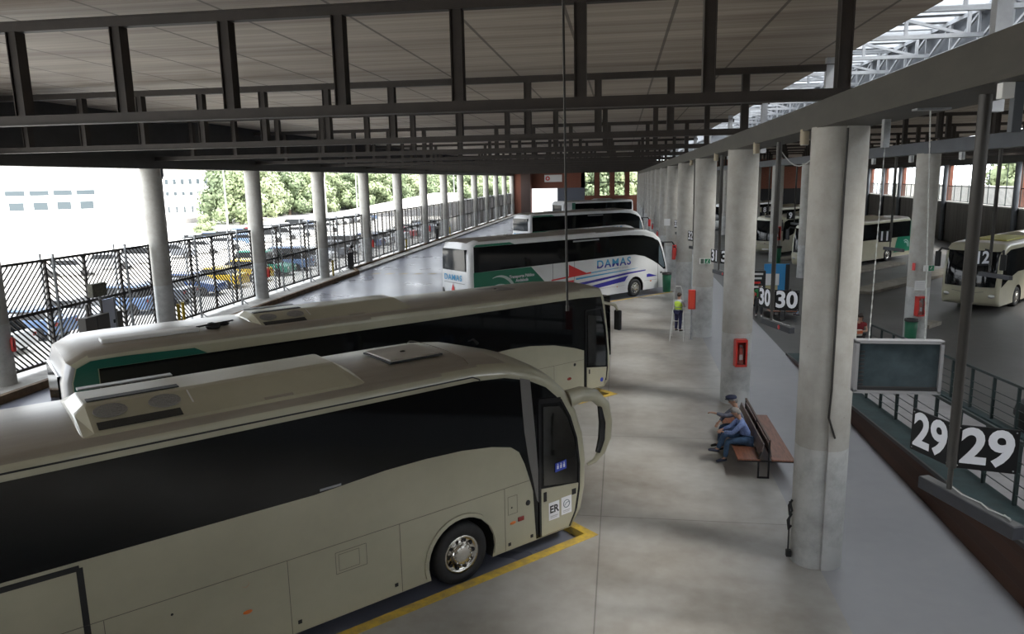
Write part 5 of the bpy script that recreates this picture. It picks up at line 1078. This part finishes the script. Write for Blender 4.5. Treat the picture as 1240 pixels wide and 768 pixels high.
# near man: leaning forward, hands clasped round the raised crossed knee
person('seated grey haired man in a blue checked shirt clasping his knee', (3.02, 17.35, 0), math.radians(90),
 dict(pelvis=(0, 0.02, 0.56), neck=(0, 0.20, 1.03), head=(0.0, 0.29, 1.17), face=(0, 0.96, -0.18), shL=(-0.19, 0.17, 0.97), shR=(0.19, 0.17, 0.97), elL=(-0.20, 0.36, 0.75), elR=(0.20, 0.36, 0.76), wrL=(-0.04, 0.56, 0.72), wrR=(0.07, 0.57, 0.74), hdL=(0.8, 0.5, -0.1), hdR=(-0.8, 0.5, -0.15),
      hipL=(-0.09, 0.05, 0.55), hipR=(0.09, 0.05, 0.55), knL=(-0.12, 0.46, 0.53), knR=(0.02, 0.50, 0.66), anL=(-0.12, 0.50, 0.12), anR=(-0.06, 0.66, 0.30), toL=(-0.13, 0.66, 0.045), toR=(-0.08, 0.83, 0.30)), M_bluesh, M_jeans2, M_shoeb, M_greyhair)
# far man: cap, arm stretched out in front
person('seated man in a navy cap stretching one arm out in front', (3.02, 18.15, 0), math.radians(90),
 dict(pelvis=(0, 0.02, 0.56), neck=(0, 0.17, 1.05), head=(0.0, 0.24, 1.20), face=(-0.25, 0.93, -0.1), shL=(-0.19, 0.15, 0.99), shR=(0.19, 0.15, 0.99), elL=(-0.20, 0.40, 0.90), elR=(0.22, 0.38, 0.78), wrL=(-0.15, 0.66, 0.95), wrR=(0.08, 0.52, 0.66), hdL=(0.1, 1, 0.1),
      hipL=(-0.09, 0.05, 0.55), hipR=(0.09, 0.05, 0.55), knL=(-0.13, 0.46, 0.54), knR=(0.12, 0.46, 0.54), anL=(-0.14, 0.48, 0.11), anR=(0.12, 0.50, 0.11), toL=(-0.15, 0.64, 0.045), toR=(0.12, 0.66, 0.045)), M_greysh, M_jeans, M_black, M_greyhair, hat=M_capm)
# worker on a stepladder
person('worker in a yellow hi-vis vest standing on a low rung of the stepladder', (2.42, 31.42, 0.27), math.radians(-35),
 dict(pelvis=(0, 0, 0.90), neck=(0, 0.02, 1.40), head=(0, 0.06, 1.54), face=(0, 1, -0.2), shL=(-0.17, 0.01, 1.33), shR=(0.17, 0.01, 1.33), elL=(-0.22, 0.14, 1.10), elR=(0.22, 0.12, 1.10), wrL=(-0.12, 0.36, 1.12), wrR=(0.14, 0.34, 1.10), hipL=(-0.09, 0, 0.86), hipR=(0.09, 0, 0.86), knL=(-0.095, 0.02, 0.47), knR=(0.095, 0.02, 0.47), anL=(-0.10, 0, 0.09), anR=(0.10, 0, 0.09), toL=(-0.11, 0.14, 0.04), toR=(0.11, 0.14, 0.04)),
 mat('white_shirt', (0.50, 0.55, 0.58), 0.8), mat('navy_trousers', (0.02, 0.02, 0.07), 0.85), M_black, M_brown, vest=(mat('hi_vis_yellow', (0.55, 0.75, 0.08), 0.7), mat('grey_reflective_band', (0.25, 0.30, 0.25), 0.4)))
t = thing('stepladder', 'pale metal stepladder under the worker in the yellow vest', 'stepladder', (2.42, 31.42, 0), math.radians(-8))
lad = MB()
for s in (-1, 1): lad.tube([(s*0.27, 0.30, 0.02), (s*0.21, -0.02, 1.2), (s*0.17, -0.22, 2.0), (s*0.10, -0.26, 2.24)], 0.018, 8)
lad.tube([(-0.10, -0.26, 2.24), (0.10, -0.26, 2.24)], 0.018, 8); lad.build('front_frame', mat('pale_aluminium', (0.55, 0.55, 0.54), 0.4, 0.3), t)
for k, z in enumerate((0.265, 0.50, 0.75)): MB().bbox(-0.25+k*0.012, 0.25-k*0.012, 0.235-z*0.27-0.06, 0.235-z*0.27+0.10, z-0.03, z, 0.004).build('step', MATS['pale_aluminium'], t)
rl = MB()
for s in (-1, 1): rl.tube([(s*0.28, -0.75, 0.02), (s*0.20, -0.12, 1.35)], 0.014, 8)
rl.tube([(-0.26, -0.6, 0.35), (0.26, -0.6, 0.35)], 0.012, 6); rl.build('rear_frame', MATS['pale_aluminium'], t)
# woman in red
person('dark haired woman in a dark red dress holding a small bag, beside the display', (8.42, 27.3, 0.14), math.radians(150),
 dict(pelvis=(0, 0, 0.93), neck=(0, 0.02, 1.44), head=(0, 0.05, 1.58), face=(0.2, 1, -0.2), shL=(-0.17, 0.01, 1.37), shR=(0.17, 0.01, 1.37), elL=(-0.24, 0.05, 1.10), elR=(0.22, 0.10, 1.12), wrL=(-0.10, 0.28, 1.12), wrR=(0.06, 0.32, 1.14), hipL=(-0.09, 0, 0.89), hipR=(0.09, 0, 0.89), knL=(-0.095, 0.06, 0.49), knR=(0.095, 0.0, 0.49), anL=(-0.10, 0.02, 0.09), anR=(0.10, -0.08, 0.09), toL=(-0.11, 0.16, 0.04), toR=(0.11, 0.06, 0.04)),
 mat('dark_red_cloth', (0.18, 0.012, 0.015), 0.8), mat('dark_trousers', (0.04, 0.03, 0.03), 0.85), M_black, M_brown, sleeves='short', hairlen=1.2, skirt=MATS['dark_red_cloth'])
t = thing('handbag', 'small orange and cream bag held by the woman in red', 'bag', (8.30, 27.02, 1.22), 0.3); MB().bbox(-0.12, 0.12, -0.06, 0.06, -0.12, 0.10, 0.03).build('pouch', mat('cream_cloth', (0.48, 0.44, 0.38), 0.8), t); MB().bbox(-0.10, 0.10, -0.075, -0.055, -0.04, 0.08, 0.008).build('orange_flap', mat('orange_cloth', (0.50, 0.10, 0.03), 0.7), t)
# seated girl with a hair bun
gp = person('seated girl with a hair bun in a pink top behind the 30 sign', (7.98, 36.6, 0), math.radians(-60),
 dict(pelvis=(0, 0.0, 0.55), neck=(0, 0.08, 1.00), head=(0, 0.13, 1.13), face=(0, 0.9, -0.4), shL=(-0.16, 0.06, 0.93), shR=(0.16, 0.06, 0.93), elL=(-0.2, 0.22, 0.72), elR=(0.2, 0.22, 0.72), wrL=(-0.05, 0.38, 0.74), wrR=(0.07, 0.38, 0.74), hipL=(-0.08, 0.03, 0.53), hipR=(0.08, 0.03, 0.53), knL=(-0.1, 0.42, 0.52), knR=(0.1, 0.42, 0.52), anL=(-0.1, 0.45, 0.10), anR=(0.1, 0.45, 0.10), toL=(-0.1, 0.58, 0.045), toR=(0.1, 0.58, 0.045)),
 mat('pink_white_cloth', (0.50, 0.32, 0.33), 0.8, var=0.3, scale=14), mat('pale_blue_cloth', (0.22, 0.32, 0.48), 0.8), M_shoeb, M_brown)
MB().blob((0, 0.06, 1.30), 0.06, 2, 0.05).build('hair_bun', M_brown, gp)
person('standing person in a green shirt and dark trousers left of the 30 sign', (6.62, 36.6, 0), math.radians(170),
 dict(pelvis=(0, 0, 0.88), neck=(0, 0.02, 1.36), head=(0, 0.05, 1.50), face=(0, 1, -0.1), shL=(-0.19, 0.01, 1.29), shR=(0.19, 0.01, 1.29), elL=(-0.26, 0.02, 1.02), elR=(0.26, 0.02, 1.02), wrL=(-0.27, 0.10, 0.78), wrR=(0.27, 0.10, 0.78), hipL=(-0.09, 0, 0.84), hipR=(0.09, 0, 0.84), knL=(-0.11, 0.10, 0.46), knR=(0.11, -0.04, 0.46), anL=(-0.12, 0.06, 0.09), anR=(0.12, -0.16, 0.09), toL=(-0.13, 0.20, 0.04), toR=(0.13, -0.02, 0.04)),
 mat('green_shirt', (0.015, 0.16, 0.05), 0.8), mat('dark_grey_cloth', (0.04, 0.04, 0.045), 0.85), mat('white_shoes', (0.55, 0.55, 0.55), 0.6), M_brown, sleeves='short')
# vending machine and poster stand
t = thing('vending_machine', 'black vending machine with red and white lettering behind the second column', 'vending machine', (6.9, 39.4, 0)); MB().bbox(-0.55, 0.50, 0, 0.75, 0.02, 1.88, 0.02).build('cabinet', M_binB, t)
for k, (z, m_) in enumerate(((1.72, M_signwhite), (1.50, M_signwhite), (1.27, M_redd), (1.05, M_signwhite))): MB().box(-0.42+0.05*(k % 2), 0.36-0.06*(k % 3), -0.012, -0.002, z-0.05, z+0.05).build('printed_panel', m_, t)
rg = MB(); rg.tube([(0.12+0.18*math.cos(2*PI*k/20), -0.01, 0.75+0.14*math.sin(2*PI*k/20)) for k in range(21)], 0.03, 6, False); rg.bar((0.0, -0.01, 0.66), (0.25, -0.01, 0.84), 0.05, 0.02, (0, 1, 0)); rg.build('red_ring', M_redd, t)
t = thing('poster_stand', 'blue poster panel with a pale picture behind the 30 sign', 'poster', (8.45, 42.2, 0)); MB().bbox(-0.62, 0.72, 0, 0.10, 0.0, 1.92, 0.01).build('panel', mat('bright_blue_print', (0.04, 0.24, 0.50), 0.4), t); MB().bbox(0.50, 0.72, -0.01, 0.0, 0.06, 1.9, 0.002).build('dark_edge', M_black, t)
MB().box(-0.60, 0.18, -0.006, -0.001, 0.75, 1.38).build('white_picture', M_signwhite, t); MB().box(-0.60, 0.12, -0.006, -0.001, 0.10, 0.74).build('beige_picture', mat('beige_print', (0.40, 0.36, 0.20), 0.6), t)
# ------------------------------------------------------------------ LEFT SIDEWALK OBJECTS
t = thing('electrical_cabinet', 'dark grey electrical cabinet in front of the slatted fence at the left', 'cabinet', (XL+0.10, 0, 0)); MB().bbox(0, 0.35, 26.1, 27.5, 0.02, 1.62, 0.01).bbox(0.05, 0.12, 26.55, 26.65, 1.6, 2.1, 0.005).bbox(0.05, 0.12, 27.38, 27.46, 1.6, 2.2, 0.005).build('housing', mat('taupe_metal', (0.085, 0.078, 0.07), 0.6), t); MB().bbox(0.35, 0.365, 26.75, 26.76, 0.1, 1.55, 0.002).bbox(0.35, 0.37, 26.70, 26.74, 0.8, 0.95, 0.002).build('door_seam', M_black, t)
t = thing('gate_leaf', 'white door leaf standing open in the slatted fence beside the grey cabinet', 'gate', (XL+0.08, 0, 0)); MB().bbox(0, 0.04, 27.58, 28.30, 0.05, 2.12, 0.006).build('panel', mat('lilac_white_panel', (0.55, 0.58, 0.68), 0.5), t); MB().bbox(-0.02, 0.07, 28.30, 28.38, 0.05, 2.14, 0.006).build('frame_post', M_galv, t); MB().bbox(0.04, 0.08, 28.15, 28.24, 1.05, 1.2, 0.006).build('lock', M_black, t); MB().bbox(-0.02, 0.05, 28.40, 28.75, 0.1, 1.5, 0.006).build('grey_board', mat('taupe_metal', (0.085, 0.078, 0.07), 0.6), t)
t = thing('floodlight', 'square floodlight box fixed on the fence above the grey cabinet', 'floodlight', (XL+0.05, 27.35, 2.62)); MB().bbox(0, 0.25, -0.45, 0.40, -0.30, 0.25, 0.03).build('housing', mat('mottled_box', (0.10, 0.095, 0.07), 0.7, var=0.5, scale=9), t); MB().bar((0.1, 0.05, -0.3), (0.1, 0.1, -0.5), 0.06, 0.06).build('bracket', M_galv, t)
for i, (y, la) in enumerate(((55.6, 'dark wheeled cage trolley against the fence by the kerb step'), (84.0, 'dark cage trolley far along the fence'))):
    t = thing('cage_trolley', la, 'trolley', (-21.15, y, 0), 0, 'cage trolleys by the fence'); mb = MB()
    for yy in (0, 0.6, 1.2): mb.bar((0, yy, 0.12), (0, yy, 1.5), 0.05, 0.05, (1, 0, 0))
    for z in (0.2, 0.55, 0.9, 1.25, 1.5): mb.bar((0, 0, z), (0, 1.2, z), 0.05, 0.05)
    mb.box(-0.02, 0.02, 0, 1.2, 0.15, 1.3); mb.bar((-0.3, 0.6, 0.1), (0.3, 0.6, 0.1), 0.9, 0.06); mb.build('cage', M_black, t)
    MB().blob((0.05, 0.8, 1.75), 0.22, 2, 0.15, (0.6, 1.2, 0.8)).build('bundle', M_binB, t)
    for s in (0.1, 1.1): MB().lathe([(0.06, -0.02), (0.06, 0.02)], (0.1, s, 0.07), 'X', 12).lathe([(0.001, 0.02), (0.06, 0.02)], (0.1, s, 0.07), 'X', 12).build('castor', M_black, t)
# ------------------------------------------------------------------ OUTSIDE
def car(label, loc, rz, m, kind=0, group='cars parked outside the fence'):
    t = thing('car', label, 'car', loc, rz, group)
    hgt = (1.45, 1.62, 1.95)[kind]; L = (4.3, 4.5, 5.0)[kind]
    low = [(-L/2, 0.30), (L/2-0.05, 0.30), (L/2, 0.55), (L/2-0.08, 0.78), (L/2-1.0, 0.95), (-L/2+0.5, 1.0), (-L/2+0.05, 0.95), (-L/2-0.02, 0.6)]
    def lay(prof, W, r, name, mm, par, taper=0.0):
        mb = MB(); n = len(prof); rows = []
        for (y, o) in ((-W, -r), (-W+0.05, -r*0.3), (-W+0.16, 0), (W-0.16, 0), (W-0.05, -r*0.3), (W, -r)):
            row = []
            cx = sum(p[0] for p in prof)/n; cz = sum(p[1] for p in prof)/n
            for p in prof:
                sx_ = 1+o*0.7/abs(L/2); yy = y*(1-taper*max(0, p[1]-1.0)); row.append((cx+(p[0]-cx)*sx_, yy, cz+(p[1]-cz)*(1+o)))
            rows.append(row)
        vs = [q for r_ in rows for q in r_]; fs = [(l*n+i, l*n+(i+1) % n, (l+1)*n+(i+1) % n, (l+1)*n+i) for l in range(5) for i in range(n)]
        mb.add(vs, fs, False); mb.add(rows[0], [tuple(range(n))]); mb.add(rows[-1], [tuple(range(n))[::-1]]); return mb.build(name, mm, par)
    lay(low, 0.86, 0.10, 'body', m, t)
    back = -L/2+(0.35 if kind else 0.75); cab = [(L/2-1.05, 0.93), (L/2-1.75, hgt-0.06), (L/2-2.1, hgt-0.02), (back+0.45, hgt-0.03), (back, 0.97)]
    lay(cab, 0.80, 0.04, 'cabin_glass', M_bglass, t, 0.22)
    rf = [(L/2-1.72, hgt-0.10), (L/2-1.80, hgt), (back+0.5, hgt+0.0), (back+0.36, hgt-0.10)]; lay(rf, 0.80, 0.03, 'roof', m, t, 0.22)
    for x in (-L/2+0.85, L/2-0.85):
        for s in (-1, 1): MB().lathe([(0.001, 0.10*s), (0.18, 0.10*s), (0.19, 0.11*s), (0.31, 0.10*s), (0.32, 0.05*s), (0.32, -0.10*s), (0.001, -0.1*s)], (x, s*0.80, 0.32), 'Y', 18).build('wheel', M_tyre, t)
    for s in (-1, 1):
        MB().bbox(L/2-0.12, L/2-0.01, s*0.62-0.14, s*0.62+0.14, 0.58, 0.72, 0.02).build('headlight', M_signwhite, t); MB().bbox(-L/2-0.01, -L/2+0.08, s*0.66-0.10, s*0.66+0.10, 0.68, 0.85, 0.02).build('tail_light', M_redl, t)
    return t
CCOL = {'white': mat('car_white', (0.70, 0.72, 0.74), 0.25), 'blue': mat('car_blue', (0.14, 0.21, 0.36), 0.25), 'silver': mat('car_silver', (0.42, 0.44, 0.46), 0.25, 0.4), 'red': mat('car_red', (0.50, 0.04, 0.05), 0.25), 'grey': mat('car_grey', (0.12, 0.13, 0.15), 0.25), 'yellow': mat('car_yellow', (0.62, 0.42, 0.04), 0.3), 'green': mat('car_green', (0.03, 0.24, 0.17), 0.3), 'navy': mat('car_navy', (0.05, 0.09, 0.22), 0.25)}
base = {}
def park(col, kind, x, y, rz, label, grp):
    if (col, kind) in base: return dup(base[(col, kind)], (x, y, -0.3), rz, label, grp)
    base[(col, kind)] = car(label, (x, y, -0.3), rz, CCOL[col], kind, grp); return base[(col, kind)]
rowA = [('silver', 0), ('white', 1), ('blue', 0), ('white', 0), ('blue', 1), ('grey', 0), ('navy', 0), ('yellow', 0), ('yellow', 1), ('green', 2), ('blue', 2), ('silver', 1), ('white', 0), ('grey', 1), ('white', 2), ('silver', 0), ('navy', 1), ('white', 1), ('grey', 0), ('white', 0), ('red', 0), ('silver', 1), ('white', 0), ('blue', 0), ('white', 1), ('grey', 0)]
KN = ['car', 'tall car', 'van']
for i, (c_, k) in enumerate(rowA):
    park(c_, k, -27.6-R.uniform(0, 0.6), 24.5+i*3.35, PI if i % 3 else 0, '%s %s just behind the fence, in %s' % (c_, KN[k], where(-27.8, 24.5+i*3.35)), 'cars parked just behind the fence')
rowB = [('white', 0), ('blue', 0), ('white', 0), ('navy', 0), ('red', 0), ('white', 1), ('white', 0), ('silver', 0), ('white', 2), ('navy', 0), ('white', 0), ('white', 1), ('silver', 0), ('white', 0), ('grey', 0), ('white', 0), ('white', 1), ('blue', 0)]
for i, (c_, k) in enumerate(rowB):
    park(c_, k, -50.5+0.18*i, 82+i*3.1, math.radians(-150+2*(i % 3)), '%s %s in the farthest parking row, in %s' % (c_, KN[k], where(-50.5+0.18*i, 82+i*3.1)), 'cars parked in the far row')
rowC = [('white', 0), ('silver', 0), ('white', 1), ('grey', 0), ('white', 0), ('white', 0), ('blue', 0), ('white', 2), ('silver', 1), ('white', 0), ('grey', 0), ('white', 0)]
for i, (c_, k) in enumerate(rowC):
    park(c_, k, -44+0.1*i, 54+i*4.6, math.radians(20), '%s %s in the middle parking row, in %s' % (c_, KN[k], where(-44+0.1*i, 54+i*4.6)), 'cars parked in the middle row')
# trees
M_leaf = [mat('leaves_mid_green', (0.20, 0.25, 0.13), 0.7, var=0.4, scale=0.6), mat('leaves_dark_green', (0.16, 0.21, 0.11), 0.7, var=0.4, scale=0.6), mat('leaves_pale_green', (0.26, 0.31, 0.17), 0.7, var=0.4, scale=0.6)]  # greens kept pale and greyish; distant haze is put into the leaf colour
M_bark = mat('bark', (0.08, 0.06, 0.045), 0.9, var=0.3, scale=3)
def tree(label, loc, s, mi, rz=0, group='trees beyond the parking'):
    t = thing('tree', label, 'tree', loc, rz, group)
    MB().tube([(0, 0, 0), (0.1, 0, 2.2), (-0.1, 0.2, 4.0)], [0.3, 0.22, 0.12], 10).tube([(0.1, 0, 2.2), (1.2, 0.3, 4.2)], [0.16, 0.08], 8).tube([(0.1, 0, 2.4), (-1.1, -0.4, 4.4)], [0.15, 0.08], 8).build('trunk', M_bark, t)
    mb = MB(); cl = []
    for k in range(34):
        a = R.uniform(0, 2*PI); q = R.uniform(0, 1)**0.5*3.6; z = R.uniform(0.9, 7.6); q *= (1-max(0, z-4.0)/5.2); cl.append((q*math.cos(a), q*math.sin(a), z, R.uniform(1.0, 1.7)))
    for (x, y, z, r) in cl: mb.blob((x, y, z), r*0.70, 1, 0.2)
    for (x, y, z, r) in cl:
        for _ in range(170):
            d = Vector((R.gauss(0, 1), R.gauss(0, 1), R.gauss(0, 1))).normalized(); p = Vector((x, y, z))+d*r*R.uniform(0.70, 1.15); u = d.cross(Vector((R.uniform(-1, 1), R.uniform(-1, 1), R.uniform(-1, 1)))).normalized()*R.uniform(0.10, 0.2); v = (d+u*2).cross(u).normalized()*R.uniform(0.10, 0.2)
            mb.add([p-u-v, p+u-v, p+u+v, p-u+v], [(0, 1, 2, 3)])
    c_ = mb.build('crown', M_leaf[mi], t, fix=False); t.scale = (s, s, s); return t
tp = [tree('mid green tree at the left end of the tree line beyond the parking', (-67, 125, -0.3), 1.2, 0), tree('dark leafy tree in the tree line beyond the parking, second from its left end', (-72.5, 131, -0.3), 1.3, 1), tree('pale green tree in the tree line beyond the parking, third from its left end', (-72.5, 141, -0.3), 1.35, 2)]
for i in range(3, 26):
    y = 128+i*9.2+R.uniform(-1.5, 1.5); x = -79+i*0.95+R.uniform(-1.5, 1.5)
    c_ = dup(tp[i % 3], (x, y, -0.3), R.uniform(0, 6), '%s tree of the front tree line, in %s' % (['mid green', 'dark', 'pale green'][i % 3], where(x, y, 5))); s = R.uniform(1.15, 1.45); c_.scale = (s*1.1, s*1.1, s)
for i in range(16):   # second, taller line that closes the gaps
    c_ = dup(tp[(i+1) % 3], (-96+i*1.2, 170+i*15, -0.3), R.uniform(0, 6), 'tall tree of the rear tree line, in %s' % where(-96+i*1.2, 170+i*15, 8)); s = R.uniform(1.6, 1.8); c_.scale = (s*1.2, s*1.2, s)
for i, (x, y) in enumerate(((-9, 176), (-3, 172), (2, 178), (-6, 186), (5, 184))):
    c_ = dup(tp[i % 3], (x, y, -0.3), R.uniform(0, 6), '%s tree seen through the end wall windows' % ['leftmost', 'second', 'third', 'fourth', 'rightmost'][[0, 2, 3, 1, 4][i]], 'trees behind the end wall'); c_.scale = (1.3, 1.3, 1.5)
for i in range(9):
    p_ = wallpt(-60+i*13, 24); c_ = dup(tp[i % 3], (p_.x, p_.y, -0.3), R.uniform(0, 6), 'tree outside the far hall windows, %s from the right edge' % ORD[i], 'trees behind the far hall windows'); c_.scale = (1.5, 1.5, 1.45)
c_ = dup(tp[2], (-57.5, 97, -0.3), 1.0, 'small pale shrub in the parking before the white block'); c_.scale = (0.38, 0.38, 0.36)
# lamp posts
lp = thing('lamp_post', 'tall lamp post beside the second left column', 'lamp post', (-58.5, 105, -0.3), 0, 'lamp posts in the parking'); MB().tube([(0, 0, 0), (0, 0, 11)], [0.14, 0.08], 10).build('pole', mat('pale_post', (0.45, 0.45, 0.44), 0.5), lp); MB().tube([(0, 0, 11), (0.8, 0, 11.3)], 0.05, 8).bbox(0.7, 1.5, -0.15, 0.15, 11.22, 11.36, 0.03).build('lamp_head', M_galv, lp)
for i, (x, y) in enumerate(((-53, 130), (-58, 160), (-50, 185), (-46, 205))): dup(lp, (x, y, -0.3), 0, 'tall lamp post in the parking, %s to the right of the first one' % ORD[i])
# low wall and chain fence before the trees
fl = thing('boundary_fence', 'low grey boundary fence at the foot of the tree line', 'fence', (0, 0, 0)); MB().bar((-84, 110, 0.2), (-58, 330, 0.2), 0.3, 1.0).build('wall', M_ramp, fl); mb = MB()
for k in range(60): x = -84+26*k/60; y = 110+220*k/60; mb.bar((x, y, 0.5), (x, y, 2.3), 0.08, 0.08)
for z in (1.0, 1.6, 2.3): mb.bar((-84, 110, z), (-58, 330, z), 0.04, 0.04)
mb.build('posts_and_wires', M_galv, fl)
# pale embankment ramp rising to the right
em = MB().add([(-54, 150, -0.3), (-52, 240, -0.3), (-52, 240, 3.0), (-54, 150, 0.2), (-62, 150, -0.3), (-61, 240, -0.3), (-61, 240, 3.0), (-62, 150, 0.2)], [(0, 1, 2, 3), (4, 7, 6, 5), (3, 2, 6, 7), (1, 5, 6, 2), (0, 3, 7, 4), (1, 2, 6, 5)]).build('embankment', M_out); struct(em)
# buildings
def block(label, c0, ang, L, Hh, D_, rows, n, kind='building', masts=True):
    t = thing('building', label, 'building', c0, ang)
    MB().box(-L/2, L/2, 0, D_, 0, Hh).box(-L/2-0.2, L/2+0.2, -0.2, D_, Hh, Hh+0.3).build('walls', mat('white_render', (0.72, 0.71, 0.69), 0.85), t)
    for (z0, z1, w_) in rows:
        for k in range(n):
            x = -L/2+L*(k+0.5)/n; MB().box(x-w_*L/n/2, x+w_*L/n/2, -0.06, 0.05, z0, z1).build('window', mat('facade_window', (0.045, 0.06, 0.07), 0.3), t)
    if masts:
        for k in range(4): x = -L/2+L*(k+0.4)/4; MB().bar((x, 2, Hh), (x, 2, Hh+1.8), 0.12, 0.12).bar((x-0.8, 2, Hh+1.4), (x+0.8, 2, Hh+1.4), 0.08, 0.08).build('rooftop_mast', M_galv, t)
    return t
block('long low white building with two window rows at the far left', (-124, 136, -0.3), math.radians(46), 34, 8.3, 12, ((2.6, 4.2, 0.6), (5.6, 6.6, 0.8)), 8)
block('white block with small windows right of the second left column', (-88, 139, -0.3), math.radians(32), 13, 10.2, 10, ((1.8, 3.0, 0.25), (5.2, 5.9, 0.4), (7.4, 8.4, 0.4)), 9, masts=False)

# tell apart pairs that would read alike
_by = {}
for o in C.objects:
    if o.get('category') == 'car': _by.setdefault(o['label'], []).append(o)
for l_, os_ in _by.items():
    if len(os_) == 2:
        os_.sort(key=lambda o: o.location.y); os_[0]['label'] = l_+', nearer'; os_[1]['label'] = l_+', farther'
